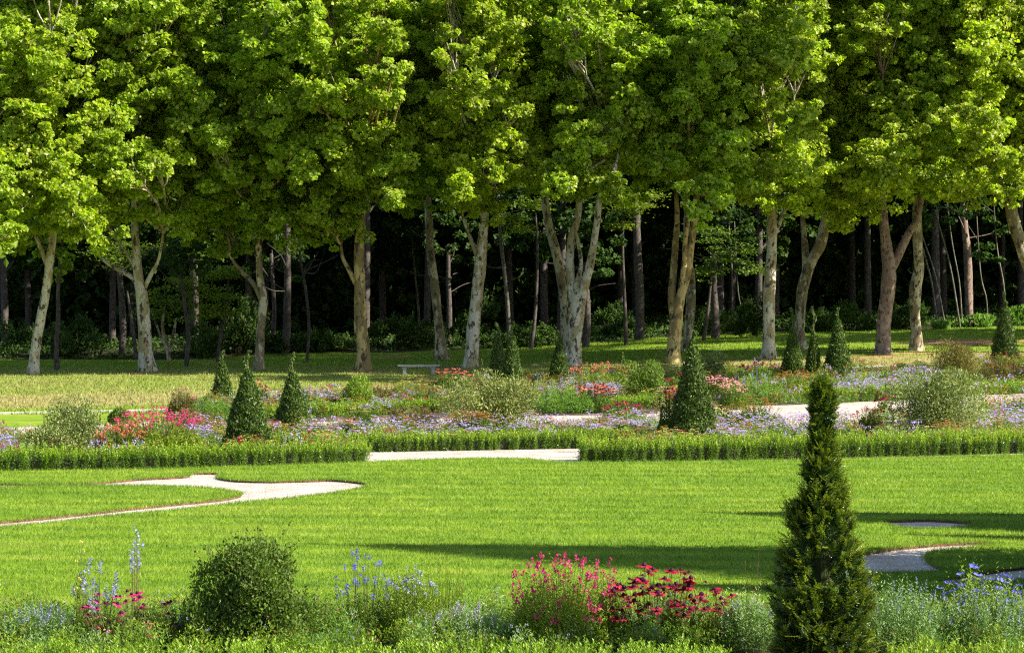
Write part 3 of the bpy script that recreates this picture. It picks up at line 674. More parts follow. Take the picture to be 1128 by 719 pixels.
# small bright understorey trees
def small_tree(px, py, pts, blobs, lab, mat='young', d=0, ls=.13):
    c = P(px, py); root = empty('young_tree', c, lab, 'tree', 'young bright-leaved trees'); mb = MB()
    for l in pts:
        q = spline(limb_world(l, c[1]), 5); q[0, 2] -= .05
        tube(mb, q, np.linspace(2.6, 1.0, len(q))*c[1]/F, 7, .05)
    mb.build('trunk', M['bark' if d else 'bark_dark'], root, smooth=True)
    bl = [(A(a, b, c[1]+R.uniform(-.5, .5)), r*c[1]/F) for a, b, r in blobs]
    # flat sprays
    Ps = []
    for c_, r in bl:
        for k in range(int(7+r*5)):
            o_ = c_+R.normal(0, .5, 3)*r*np.array([1, .8, .8]); m = 55
            Ps.append(o_+R.normal(0, 1, (m, 3))*np.array([.38, .35, .06]))
    Pn = np.concatenate(Ps); n = len(Pn)
    V, Q = leafgeo(Pn, nrm(R.normal(0, 1, (n, 3))*np.array([1, 1, .3])), nrm(R.normal(0, .45, (n, 3))+np.array([0, -.25, .8])), ls*R.uniform(.6, 1.3, n), ls*.7)
    mesh('crown', V, Q, M[mat], root)
small_tree(186, 400, [[(187, 401), (184, 385), (176, 368), (168, 345)], [(186, 388), (191, 370), (194, 350)], [(184, 382), (179, 360), (182, 335)]], [(178, 330, 14), (205, 338, 16), (228, 342, 14), (195, 312, 12), (215, 322, 12), (168, 345, 8)], 'small young tree with pale twisted stems and glowing yellow-green leaves', d=1)
small_tree(240, 399, [[(240, 400), (243, 370), (250, 335), (252, 300)]], [(250, 325, 12), (256, 300, 10), (245, 345, 10), (232, 300, 12)], 'small young tree with yellow-green leaves just left of the slim olive trunk')
small_tree(150, 396, [[(150, 397), (146, 360), (140, 320)]], [(128, 290, 14), (140, 270, 14), (170, 275, 12), (112, 275, 10), (200, 270, 14), (225, 285, 12)], 'low-branched young tree with bright sprays behind the three-limbed tree')
small_tree(585, 384, [[(585, 384), (590, 340), (592, 280), (590, 235)]], [(572, 255, 9), (590, 225, 10), (575, 200, 9), (562, 240, 7)], 'young hornbeam with bright flat sprays left of the dark curving trunk')
small_tree(690, 380, [[(690, 380), (688, 330), (686, 270), (688, 215)]], [(680, 248, 8), (700, 222, 10), (712, 215, 8), (690, 232, 7)], 'young hornbeam with bright flat sprays right of the wide V trunk')
small_tree(775, 375, [[(775, 376), (780, 340), (785, 290)]], [(785, 265, 14), (775, 300, 10), (800, 290, 12), (820, 270, 14), (835, 300, 8)], 'young tree with mid green leaves between the twisted and cream trunks', mat='green')

# ------------------------------------------------------------------ clipped cones
def cone(px, py, top, hw, lab, n=9000, ls=.05, wisp=.14, p=None, h=None, r=None, two=0, group='clipped yew cones in the garden', core=True):
    c = P(px, py) if p is None else p; s = c[1]/F
    if h is None: h = CZ-0+(0) and (A(px, top, c[1])[2]-c[2])
    r = hw*s if r is None else r
    root = empty('yew_cone', c, lab, 'topiary', group)
    tube_mb = MB(); q = spline([c+np.array([0, 0, -.03]), c+np.array([0, 0, h*.5]), c+np.array([0, 0, h*.97])], 4)
    tube(tube_mb, q, np.linspace(.05, .008, len(q)), 7); tube_mb.build('trunk', M['brownstem'], root)
    body = h*(1-wisp)
    if core:  # dark body added to stop light passing through the cone
        mb = MB(); zz = np.linspace(.03, body*.93, 9); tube(mb, c+np.c_[np.zeros(9), np.zeros(9), zz], np.maximum(.01, r*.84*(1-zz/body)**.9), 14, .05); mb.build('light_block_core', M['core'], root)
    u = R.uniform(0, 1, n); z = body*(1-np.sqrt(1-u*.995)); a = R.uniform(0, 6.28, n)
    ph = R.uniform(0, 6.28, 3)
    lump = 1+.05*np.sin(a*3+z*5+ph[0])+.05*np.sin(a*5-z*9+ph[1])+.04*np.sin(z*16+ph[2]+a)+.05*np.sin(z*27+a*7)
    rr = r*(1-z/body)**.88*lump*R.uniform(.80, 1.02, n)+.01+.03*R.uniform(0, 1, n)+np.where(R.uniform(0, 1, n) < .05, R.uniform(.02, .10, n), 0)
    Pn = c+np.c_[np.cos(a)*rr, np.sin(a)*rr, z+.02]
    d = np.c_[np.cos(a), np.sin(a), np.full(n, .45)]
    nn = nrm(d+R.normal(0, .45, (n, 3))); ax = nrm(np.c_[np.cos(a)*.5, np.sin(a)*.5, np.full(n, .8)]+R.normal(0, .45, (n, 3)))
    L = ls*R.uniform(.6, 1.4, n)
    # wispy leader
    m = int(n*.035)+60; zz = body*.9+(h-body*.9)*R.uniform(0, 1, m); f = (zz-body*.9)/(h-body*.9)
    wob = .05*np.sin(zz*9+ph[0])
    rw = (.03+.06*np.abs(np.sin(f*7+ph[1]))*(1-f*.4)); a2 = R.uniform(0, 6.28, m)
    P2 = c+np.c_[wob+np.cos(a2)*rw*R.uniform(.2, 1, m), np.sin(a2)*rw*R.uniform(.2, 1, m), zz]
    V, Q = leafgeo(np.r_[Pn, P2], np.r_[ax, nrm(R.normal(0, .5, (m, 3))+np.array([0, 0, .7]))], np.r_[nn, rdir(m)], np.r_[L, ls*R.uniform(.7, 1.4, m)], np.r_[L, np.full(m, ls)]*.5, .1)
    mesh('foliage', V, Q, M['yew_far'], root)
    return root
cone(273, 503, 386, 29, 'large dark clipped yew cone behind the left box hedge', 15000)
cone(322, 473, 388, 20, 'clipped yew cone with a tall wispy tip right of the large left one', 10000, .055, .2)
cone(245, 441, 386, 12, 'small narrow yew cone behind the large left one, left of it', 6000, .06, .15)
cone(548, 424, 355, 11, 'pale-tipped narrow yew cone, left one of the touching pair', 5000, .06, .12)
cone(564, 427, 354, 13, 'broader yew cone, right one of the touching pair', 6000, .06, .12)
cone(616, 425, 364, 13, 'small sharp yew cone beside the white V-shaped tree trunk', 7000, .06, .14)
cone(763, 488, 364, 28, 'large dense yew cone behind the right box hedge', 15000, .052, .08)
cone(873, 419, 339, 14, 'dark yew cone with a crooked tip, left of the three at right', 7000, .065, .24)
cone(896, 417, 337, 10, 'thin ragged yew cone, middle of the three at right', 4500, .065, .30)
cone(923, 417, 339, 17, 'full neat yew cone, right of the three at right', 8000, .065, .12)
cone(1107, 402, 322, 17, 'tall sharp yew cone near the right edge, by the bright bushes', 8000, .065, .14)
# tall conical yews outside the frame at right (their shadows cross the lawn)
ca, sa = math.cos(math.radians(SUN_AZ)), math.sin(math.radians(SUN_AZ)); cot = 1/math.tan(math.radians(SUN_EL))
for (tx, ty, h, r, lab) in ((335, 602, 8.4, 3.1, 'tallest conical yew outside the frame, whose shadow crosses the lawn'), (770, 567, 6.2, 2.0, 'broad conical yew outside the frame beyond the upper gravel patch'), (700, 647, 4.8, 1.3, 'slim conical yew outside the frame by the right path'), (1000, 592, 5.0, .8, 'narrow conical yew outside the frame between its taller neighbours')):
    q = P(tx, ty)
    while True:
        L = h*cot; b = np.array([q[0]+L*ca, q[1]-L*sa, .06])
        if b[0] > b[1]*.2185+r+.25: break
        h += .2
    cone(0, 0, 0, 0, lab, 22000, .11, .02, p=b, h=h, r=r, group='tall conical yews outside the frame')

# foreground yew, loose and feathery
def big_yew():
    c = P(905, 744); c[2] = 0
    root = empty('yew_cone', c, 'big feathery dark green yew in the right foreground, with a loose ragged top', 'topiary')
    prof = np.array([(0, .37), (.1, .39), (.4, .39), (.7, .365), (1.1, .30), (1.4, .22), (1.6, .17), (1.88, .105), (2.1, .06), (2.29, .05), (2.45, .06), (2.58, .03), (2.66, .01)])
    mb = MB(); tube(mb, spline([c, c+np.array([.02, 0, 1.2]), c+np.array([-.02, 0, 2.5])], 6), np.linspace(.06, .008, 13), 8)
    nb = 700
    z = (R.uniform(0, 1, nb)**1.15)*2.6; a = R.uniform(0, 6.28, nb)
    lump = 1+.12*np.sin(a*3+z*4)+.10*np.sin(a*4-z*8+2)+R.normal(0, .12, nb)
    rr = np.interp(z, prof[:, 0], prof[:, 1])*lump
    tip = c+np.c_[np.cos(a)*rr, np.sin(a)*rr, z]
    BD = nrm(np.c_[np.cos(a), np.sin(a), .45+.75*z/2.6]+R.normal(0, .22, (nb, 3)))
    BL_ = np.clip(rr*.62, .05, .26)*R.uniform(.8, 1.25, nb)
    st = tip-BD*BL_[:, None]
    for k in range(0, nb, 3):
        tube(mb, np.array([st[k], (st[k]+tip[k])/2, tip[k]]), [.007, .005, .003], 4, cap=False)
    mb.build('trunk', M['brownstem'], root)
    zz = np.linspace(.02, 1.3, 12); mb = MB(); tube(mb, c+np.c_[zz*0, zz*0, zz], np.maximum(.02, np.interp(zz, prof[:, 0], prof[:, 1])*.3-.02), 14, .08); mb.build('light_block_core', M['core'], root)  # added dark core puts shade behind the needles
    for name, K1, mat, ext in (('foliage', 17, 'yew', 0), ('lit_shoots', 5, 'yew_tip', 1)):  # outer sprigs take the lighter colour, as if lit
        bi = np.repeat(np.arange(nb), K1); ns = len(bi); f = R.uniform(.1, 1, ns) if not ext else R.uniform(.75, 1.05, ns)
        B = st[bi]+BD[bi]*(BL_[bi]*f)[:, None]+R.normal(0, .012, (ns, 3))
        D_ = nrm(BD[bi]+R.normal(0, .55 if not ext else .35, (ns, 3))+np.array([0, 0, .15]))
        SL = R.uniform(.055, .10, ns)
        if ext: 
            SL *= 1.15; big = R.uniform(0, 1, ns) < .07; SL[big] *= 2.2; D_[big] = nrm(D_[big]+np.array([0, 0, .5]))
        side = nrm(np.cross(D_, nrm(R.normal(0, .35, (ns, 3))+np.array([0, 0, 1.]))))
        Pn, Ax, Nn, Ln = [], [], [], []
        K = 8
        for j in range(K):
            g = j/(K-1)
            for sgn in (-1, 1):
                ax = nrm(D_*.6+side*sgn*.85+R.normal(0, .12, (ns, 3)))
                l = .030*(1-.4*g)*R.uniform(.8, 1.2, ns)
                Pn.append(B+D_*(SL*g)[:, None]+ax*l[:, None]*.5); Ax.append(ax); Nn.append(nrm(np.cross(D_, side)+R.normal(0, .25, (ns, 3)))); Ln.append(l)
        Pn = np.concatenate(Pn); L = np.concatenate(Ln)
        V, Q = leafgeo(Pn, np.concatenate(Ax), np.concatenate(Nn), L, np.full(len(L), .0095), .1)
        mesh(name, V, Q, M[mat], root)
        if ext:
            V, Q = sticks(B, B+D_*SL[:, None], .0022); mesh('shoot_stems', V, Q, M['yew_tip'], root)
big_yew()

# ------------------------------------------------------------------ box hedges
def hedge(label, pts_px, width, height, dens=40, ls=.040, group='low box hedges', back=True, z0=0, world=None):
    pw = np.array([P(*q) for q in pts_px]) if world is None else np.array(world, float)
    c = pw.mean(0); c[2] = pw[:, 2].min()+z0
    root = empty('box_hedge', c, label, 'hedge', group)
    seg = np.linalg.norm(np.diff(pw[:, :2], axis=0), axis=1); cum = np.r_[0, np.cumsum(seg)]; Lt = cum[-1]
    tdir = nrm(pw[-1]-pw[0])[:2]; nd = np.array([-tdir[1], tdir[0]])
    nd = nd if nd[1] > 0 else -nd
    def at(s, o): 
        x = np.interp(s, cum, pw[:, 0])+nd[0]*o; y = np.interp(s, cum, pw[:, 1])+nd[1]*o
        return x, y
    # solid dark core added to block light inside the hedge
    k = max(8, int(Lt/.5)); s = np.linspace(.08, Lt-.08, k); x, y = at(s, width/2); z = hgt(x, y)+z0
    hw = min(width*.2, width/2-.17)
    V = []
    for i in range(k):
        for o, zz in ((-hw, .01), (-hw*.9, height*.52), (hw*.9, height*.52), (hw, .01)):
            V.append([x[i]+nd[0]*o, y[i]+nd[1]*o, z[i]+zz])
    Q = []
    for i in range(k-1):
        for j in range(3): Q.append([i*4+j, i*4+j+1, (i+1)*4+j+1, (i+1)*4+j])
    Q += [[0, 1, 2, 3], [(k-1)*4+j for j in (3, 2, 1, 0)]]
    mesh('light_block_core', V, np.array(Q), M['core'], root)
    # plants and their shoots
    nr = max(3, int(round(width/.18))); npl = int(Lt/.19)*nr
    ps = R.uniform(0, Lt, npl)
    ps = (np.arange(npl)//nr+.5)*.19+R.normal(0, .03, npl); po = (np.arange(npl) % nr+.5)*width/nr
    ph = R.normal(1, .10, npl)
    per = int(dens*.19*width/nr*10)
    sh = np.repeat(np.arange(npl), per); m = len(sh)
    ss = np.clip(ps[sh]+R.normal(0, .038, m), 0, Lt); oo = np.clip(po[sh]+R.normal(0, .055, m), 0, width)
    hh = height*ph[sh]*R.uniform(.70, 1.16, m)
    x, y = at(ss, oo); z = hgt(x, y)+z0
    lean = R.normal(0, .13, (m, 2))
    for nm, lo, hi, K, mat in (('foliage', .03, .86, 18, 'box'), ('shoot_tips', .70, 1.0, 8, 'box_tip')):
        Pn, Ax, Nn = [], [], []
        for j in range(K):
            f = lo+(hi-lo)*(j+R.uniform(0, 1, m))/K
            a = R.uniform(0, 6.28, m); d = np.c_[np.cos(a), np.sin(a), np.full(m, .55 if nm == 'foliage' else 1.1)]
            b = np.c_[x+lean[:, 0]*f*hh, y+lean[:, 1]*f*hh, z+f*hh]
            Pn.append(b+nrm(d)*ls*.6); Ax.append(nrm(d+R.normal(0, .2, (m, 3)))); Nn.append(nrm(np.c_[-np.cos(a)*.5, -np.sin(a)*.5, np.full(m, .9)]+R.normal(0, .35, (m, 3))))
        Pn = np.concatenate(Pn); L = ls*R.uniform(.7, 1.25, len(Pn))
        V, Q = leafgeo(Pn, np.concatenate(Ax), np.concatenate(Nn), L, L*.5, .15)
        mesh(nm, V, Q, M[mat], root)
    return root
hedge('bright green box hedge along the front left of the parterre', [(-40, 523), (0, 521.5), (200, 517), (330, 513), (409, 509.5)], .55, .40)
hedge('bright green box hedge along the front right of the parterre', [(641, 509.5), (700, 509.5), (900, 506), (1128, 500.5), (1180, 499)], .6, .44)
hedge('low box hedge set back across the central gravel gap', [(303, 499), (420, 498.5), (560, 496), (640, 494.5), (705, 493)], .5, .36)
hedge('dark low box hedge behind the mauve flowers left of centre', [(268, 463), (340, 461), (420, 458), (500, 455)], .5, .34, 34, .042)
hedge('low box hedge beyond the gravel left of the large right shrub', [(893, 446), (950, 443.5), (1010, 441)], .5, .40, 34, .042)
hedge('short dark box hedge in the centre right of the big green perennial', [(640, 455), (700, 452), (735, 450)], .5, .34, 34, .042)
hedge('low box hedge under the orange flowers at the right edge', [(1066, 437), (1128, 434), (1180, 432)], .5, .36, 34, .042)
hedge('thin far box hedge behind the three cones at right', [(930, 421), (1010, 417.5)], .4, .25, 30, .045)
hedge('foreground box hedge with yellow-green shoot tips, left of the big feathery yew', None, 1.3, .26, 34, .032, world=[(-6.5, 19.6, .05), (-3, 19.6, .05), (0, 19.6, .05), (2.02, 19.6, .05)], z0=.05)
hedge('foreground box hedge with yellow-green shoot tips, right of the big feathery yew', None, 1.3, .26, 34, .032, world=[(3.25, 19.6, .05), (4.5, 19.6, .05), (6.5, 19.6, .05)], z0=.05)

# ------------------------------------------------------------------ flowering plants
def petals(kind, H, size, dirs=None):
    """H: head positions -> petal centres, axes, normals, lengths, widths"""
    n = len(H); Pn, Ax, Nn, L, Wd = [], [], [], [], []
    def put(p, a, nn, l, w): Pn.append(p); Ax.append(a); Nn.append(nn); L.append(np.full(len(p), l) if np.isscalar(l) else l); Wd.append(np.full(len(p), w) if np.isscalar(w) else w)
    up = nrm(np.tile([0, 0, 1.], (n, 1))+R.normal(0, .22, (n, 3)))
    if kind == 'umbel':
        for j in range(12):
            a = R.uniform(0, 6.28, n); r = size*np.sqrt(R.uniform(0, 1, n))
            put(H+np.c_[np.cos(a)*r, np.sin(a)*r, -r*r/size*.35+R.normal(0, size*.06, n)], nrm(np.c_[np.cos(a), np.sin(a), a*0]), up, size*.62, size*.5)
    elif kind == 'daisy':
        for j in range(11):
            a = j*.571+R.uniform(-.1, .1, n); d = nrm(np.c_[np.cos(a), np.sin(a), np.full(n, -.18)])
            put(H+d*size*.55, d, up, size*.95, size*.34)
    elif kind == 'spike':
        l = size*R.uniform(2.5, 4.5, n)
        for j in range(20):
            f = j/19; a = R.uniform(0, 6.28, n)
            d = nrm(np.c_[np.cos(a), np.sin(a), np.full(n, .4)]); rr = size*.38*(1-.6*f)
            put(H+np.c_[np.cos(a)*rr, np.sin(a)*rr, l*(f-.6)], d, nrm(d+R.normal(0, .5, (n, 3))), size*.6*(1.1-.5*f), size*.4)
    elif kind == 'bell':
        for j in range(9):
            o_ = R.uniform(-1, 1, (n, 3))*np.array([size*.65, size*.65, size*.85]); put(H+o_, rdir(n), rdir(n), size*.75, size*.6)
    else:
        for j in range(5):
            a = j*1.2566; d = nrm(np.c_[np.full(n, math.cos(a)), np.full(n, math.sin(a)), np.full(n, .25)]+R.normal(0, .15, (n, 3)))
            put(H+d*size*.4, d, up, size*.8, size*.7)
    return leafgeo(np.concatenate(Pn), np.concatenate(Ax), np.concatenate(Nn), np.concatenate(L), np.concatenate(Wd), .08, .6)
HEADS = {}
def head_proto(kind, mat, fs):
    key = (kind, mat, fs)
    if key not in HEADS:
        V, Q = petals(kind, np.zeros((1, 3)), fs); T = None
        mb = MB(); mb.add(V, Q); ni = [0]*len(Q); mats = [M[mat]]
        if kind == 'daisy':
            k = len(mb.v); tube(mb, np.array([[0, 0, -fs*.12], [0, 0, fs*.12], [0, 0, fs*.32]]), [fs*.22, fs*.30, fs*.14], 6)
            nq = len(mb.q[1]); ni += [1]*(nq+len(mb.t[0])); mats.append(M['plum'])
        V = np.concatenate(mb.v); fs_ = [np.concatenate(mb.q)]+([np.concatenate(mb.t)] if mb.t else [])
        o = mesh('flower', V, fs_, mats, mi=ni); me = o.data; bpy.data.objects.remove(o); HEADS[key] = me
    return HEADS[key]
def perennial(name, label, px, py, wpx, hpx, kind, mat, leaf='green', nf=25, fs=.045, nl=900, ls=.07, lw=.3, group='flowering perennials in the beds', spread=.25, p=None, extra=None, stem='stem', flat=.75, fz=(.78, 1.05), depth=.75):
    c = P(px, py) if p is None else np.array(p, float); s = c[1]/F; rx = wpx*s/2; h = hpx*s; ry = max(.15, rx*depth)
    root = empty(name, c, label, 'flowers', group)
    a = R.uniform(0, 6.28, nl); q = np.sqrt(R.uniform(0, 1, nl))
    dome = np.sqrt(np.clip(1-(q*.9)**2, .05, 1))
    z = h*flat*dome*R.uniform(.05, 1, nl)**.7
    lx, ly = np.cos(a)*q*rx, np.sin(a)*q*ry; p1, p2 = R.uniform(0, 6.28, 2); kf = 5.5/max(rx, .15)
    lum = .82+.22*np.sin(lx*kf+p1)*np.sin(ly*kf+p2)+.13*np.sin(lx*kf*2.3+p2)
    Pn = c+np.c_[lx, ly, z*lum]
    ax = nrm(np.c_[np.cos(a)*.5, np.sin(a)*.5, np.full(nl, .6)]+R.normal(0, .5, (nl, 3)))
    if c[1] < 30 and nl > 800:      # upright leafy shoots above the mound
        ns = nl//26; sa_ = R.uniform(0, 6.28, ns); sq = np.sqrt(R.uniform(0, 1, ns)); k_ = 12
        tt = np.tile(np.linspace(.35, 1, k_), ns); ii = np.repeat(np.arange(ns), k_)
        hs = (h*flat*np.sqrt(1-.7*sq**2)*R.uniform(.8, 1.3, ns)); ln_ = R.normal(0, .10, (ns, 2))
        bx, by = np.cos(sa_)*sq*rx, np.sin(sa_)*sq*ry
        P3 = c+np.c_[bx[ii]+ln_[ii, 0]*tt*hs[ii], by[ii]+ln_[ii, 1]*tt*hs[ii], hs[ii]*tt]
        a3 = R.uniform(0, 6.28, len(ii)); d3 = nrm(np.c_[np.cos(a3), np.sin(a3), np.full(len(ii), .7)])
        nl0 = len(Pn); Pn = np.r_[Pn, P3+d3*ls*.4]; ax = np.r_[ax, d3]; nl = len(Pn)
    V, Q = leafgeo(Pn, ax, nrm(R.normal(0, .6, (nl, 3))+np.array([0, -.1, .7])), ls*R.uniform(.6, 1.4, nl), ls*lw*R.uniform(.7, 1.3, nl), .15)
    mesh('foliage', V, Q, M[leaf], root)
    if nf:
        a = R.uniform(0, 6.28, nf); q = np.sqrt(R.uniform(0, 1, nf))
        Hh = c+np.c_[np.cos(a)*q*rx, np.sin(a)*q*ry, h*R.uniform(fz[0], fz[1], nf)*np.sqrt(np.clip(1-.45*q*q, .2, 1))]
        b = c+np.c_[np.cos(a)*q*rx*.5, np.sin(a)*q*ry*.5, np.full(nf, .0)]
        V, Q = sticks(b, Hh, .004 if c[1] < 30 else .006); mesh('flower_stems', V, Q, M[stem], root)
        if kind == 'daisy' or c[1] < 30:
            me = head_proto(kind, mat, fs)
            for hh in Hh[:100]:
                o = bpy.data.objects.new('flower', me); COL.objects.link(o); o.parent = root; o.location = hh-c
                o.rotation_euler = (random.gauss(0, .2), random.gauss(0, .2), random.uniform(0, 6.28)); q_ = random.uniform(.8, 1.25); o.scale = (q_, q_, q_)
        else:
            V, Q = petals(kind, Hh, fs); mesh('blossom', V, Q, M[mat], root)
    if extra:
        kind2, mat2, nf2, fs2 = extra
        a = R.uniform(0, 6.28, nf2); q = np.sqrt(R.uniform(0, 1, nf2))
        Hh = c+np.c_[np.cos(a)*q*rx, np.sin(a)*q*ry, h*R.uniform(.5, .95, nf2)]
        me = head_proto(kind2, mat2, fs2)
        for hh in Hh:
            o = bpy.data.objects.new('flower', me); COL.objects.link(o); o.parent = root; o.location = hh-c; o.rotation_euler = (random.gauss(0, .2), random.gauss(0, .2), random.uniform(0, 6.28))
    return root

# variegated and green shrubs of the parterre
def vshrub(lab, cat, grp, px, py, w_, h_, mat, ls, n, *a, **k): return shrub('garden_shrub', lab, cat, grp, px, py, w_*1.25, h_*1.05, mat, ls, int(n*1.4), *a, **k)
G = 'rounded shrubs in the parterre'
vshrub('broad cream-flecked variegated shrub at the left edge', 'shrub', G, 62, 508, 104, 64, 'variegated', .05, 9000, 10, .5, 26)
vshrub('small clipped round dark green shrub left of the magenta flowers', 'shrub', G, 131, 474, 30, 24, 'dark_leaf', .05, 2200, 6)
vshrub('upright yellow-green shrub right of the wispy-tipped cone', 'shrub', G, 391, 453, 42, 36, 'yellowgreen', .06, 2800, 7, .5, 10)
vshrub('wide pale variegated shrub in the centre below the pair of cones', 'shrub', G, 536, 478, 104, 62, 'variegated', .055, 9500, 11, .5, 12)
vshrub('leafy green shrub left of the large dense cone', 'shrub', G, 709, 446, 54, 46, 'green', .07, 4200, 8, .5, 14)
vshrub('loose pale shrub behind the large dense cone, right of it', 'shrub', G, 780, 418, 46, 30, 'variegated', .06, 2600, 7, .5, 10)
vshrub('largest cream-flecked variegated shrub, in the right bed', 'shrub', G, 1042, 484, 112, 74, 'variegated', .055, 11000, 12, .5, 22)
vshrub('bronze-green shrub left of the rightmost clipped cone', 'shrub', G, 1050, 420, 60, 40, 'bronze', .06, 4200, 8, .5, 18)
vshrub('dark bushy evergreen with small leaves at left foreground', 'shrub', None, 277, 722, 134, 118, 'dark_leaf', .038, 27000, 46, .5, 150, rs=(.18, .30))
Gp = 'flowering perennials in the beds'
PL = [
 # name, label, px, base, w, h, kind, petal, leaf, nf, fs
 ('penstemon', 'magenta flowers left of the large left cone, behind the hedge', 175, 506, 90, 44, 'bell', 'magenta', 'yellowgreen', 60, .05),
 ('penstemon', 'coral-pink flowers just right of the broad left shrub', 132, 508, 50, 34, 'bell', 'coral', 'green', 34, .045),
 ('coneflower', 'pale pink heads on dark stems left of the small narrow cone', 200, 462, 30, 30, 'umbel', 'pink', 'bronze', 22, .05),
 ('yarrow', 'dark rust patch at the foot of the small narrow cone', 212, 470, 50, 16, 'umbel', 'rust', 'bronze', 26, .05),
 ('sedum', 'brown-orange patch right of the magenta flowers', 232, 484, 40, 18, 'umbel', 'orange', 'bronze', 22, .05),
 ('catmint', 'fresh green mound in front of the small narrow cone', 232, 464, 46, 26, 'umbel', 'lilac', 'fresh', 4, .04),
 ('dahlia', 'red flower heads between the two left cones', 289, 452, 16, 26, 'daisy', 'coral', 'green', 6, .08),
 ('dahlia', 'orange flower clump low between the two left cones', 294, 458, 16, 16, 'umbel', 'orange', 'green', 8, .06),
 ('lavender', 'grey-blue spikes just right of the wispy-tipped cone', 340, 452, 26, 20, 'spike', 'bluegrey', 'silver', 20, .05),
 ('dahlia', 'magenta clump left of the yellow-green shrub', 369, 453, 18, 14, 'umbel', 'magenta', 'green', 12, .05),
 ('yarrow', 'yellow and coral clump left of the central rust patch', 396, 470, 30, 20, 'umbel', 'yellow', 'green', 14, .05),
 ('yarrow', 'cream and rust strip in front of the wispy-tipped cone', 350, 488, 70, 20, 'umbel', 'rust', 'green', 46, .045),
 ('yarrow', 'yellow plates at the left end of the middle bed', 312, 490, 30, 20, 'umbel', 'yellow', 'green', 14, .045),
 ('coneflower', 'pink mixed clump above the middle hedge', 384, 488, 24, 24, 'umbel', 'pink', 'green', 12, .05),
 ('sedum', 'dark brown heads in front of the yellow-green shrub', 455, 470, 52, 18, 'umbel', 'rust', 'bronze', 40, .05),
 ('sedum', 'bronze-pink mound left of the wide central shrub', 462, 452, 50, 22, 'umbel', 'rust', 'green', 40, .055),
 ('coneflower', 'pink daisies behind the wide central shrub', 497, 432, 36, 22, 'daisy', 'coral', 'green', 16, .08),
 ('yarrow', 'dark rusty clump right of the yellow-green shrub', 418, 446, 26, 20, 'umbel', 'rust', 'bronze', 16, .05),
 ('yarrow', 'yellow-orange clump left behind the wide central shrub', 450, 442, 40, 22, 'umbel', 'yellow', 'yellowgreen', 14, .05),
 ('sedum', 'orange flat heads at the foot of the wide central shrub', 517, 482, 52, 24, 'umbel', 'orange', 'green', 60, .055),
 ('catmint', 'large fresh green mound right of the wide central shrub', 616, 456, 66, 32, 'spike', 'bluegrey', 'fresh', 12, .05),
 ('coneflower', 'coral-red daisies left of the leafy green shrub', 655, 455, 40, 26, 'daisy', 'coral', 'green', 26, .085),
 ('coneflower', 'dark red daisies low in the centre above the hedge', 686, 465, 46, 18, 'daisy', 'crimson', 'green', 14, .08),
 ('coneflower', 'pink-red flowers behind, right of the small sharp cone', 660, 430, 64, 24, 'bell', 'coral', 'yellowgreen', 36, .05),
 ('coneflower', 'tall coral daisies touching the left side of the large dense cone', 739, 486, 26, 46, 'daisy', 'coral', 'green', 26, .085),
 ('yarrow', 'yellow-orange heads at the upper left of the large dense cone', 733, 450, 20, 20, 'umbel', 'yellow', 'green', 8, .06),
 ('coneflower', 'pink daisies at the upper right of the large dense cone', 788, 441, 30, 22, 'daisy', 'pink', 'green', 22, .09),
 ('yarrow', 'golden plates right of the large dense cone', 790, 470, 30, 20, 'umbel', 'yellow', 'yellowgreen', 18, .06),
 ('yarrow', 'long band of orange plates left of the feathery foreground yew', 830, 470, 60, 22, 'umbel', 'orange', 'green', 44, .055),
 ('catmint', 'bright green mound left of the three right cones', 838, 446, 50, 28, 'spike', 'bluegrey', 'fresh', 10, .05),
 ('coneflower', 'scarlet heads on tall stems behind the bright green mound', 836, 422, 40, 20, 'daisy', 'crimson', 'green', 14, .09),
 ('coneflower', 'mauve and pink mixed clump right of the large dense cone', 808, 452, 30, 26, 'bell', 'pink', 'green', 20, .045),
 ('yarrow', 'orange and bronze mound under the left of the three right cones', 872, 436, 40, 22, 'umbel', 'orange', 'yellowgreen', 30, .06),
 ('yarrow', 'rust-red mound under the right of the three right cones', 916, 432, 46, 18, 'umbel', 'rust', 'yellowgreen', 30, .06),
 ('fern', 'pale blue-green tufts left of the long mauve drift', 945, 424, 70, 12, 'spike', 'bluegrey', 'silver', 8, .05),
 ('dahlia', 'dark red heads on stems in front of the right gravel', 972, 470, 22, 30, 'daisy', 'crimson', 'green', 7, .09),
 ('dahlia', 'mixed red and white flowers left of the largest variegated shrub', 958, 482, 34, 26, 'bell', 'crimson', 'green', 16, .04),
 ('aster', 'violet, cream-speckled bush behind the largest variegated shrub', 1012, 424, 50, 16, 'bell', 'lavender', 'green', 30, .045),
 ('sedum', 'broad orange-bronze mound by the rightmost cone', 1104, 424, 60, 22, 'umbel', 'orange', 'bronze', 70, .06),
 ('sedum', 'small orange clump right of the bronze-green shrub', 1078, 412, 24, 14, 'umbel', 'rust', 'green', 14, .06),
 ('yarrow', 'golden heads at the right edge above the mauve flowers', 1122, 462, 26, 22, 'umbel', 'yellow', 'green', 14, .055),
 ('coneflower', 'dark red-orange heads at far right on the upper bed', 1118, 402, 36, 12, 'umbel', 'rust', 'green', 20, .06),
]
for i, (nm, lab, px, py, w_, h_, kd, pm, lf, nf, fs) in enumerate(PL):
    perennial(nm, lab, px, py, w_*1.15, h_*1.3, kd, pm, lf, int(nf*1.8), fs, int(700+w_*h_*1.3), .08, .33, flat=.85)
# silver grey-leaved plants in front of the large cones
for lab, a, b, w_, h_ in (('silver-leaved tufts at the foot of the large dense cone', 722, 500, 60, 22), ('silver tuft between right hedge and dense cone, right side', 790, 494, 40, 16), ('small silver tuft by the broad left shrub', 98, 512, 34, 20)):
    perennial('artemisia', lab, a, b, w_, h_, 'spike', 'bluegrey', 'silver', 3, .04, 1200, .06, .18)

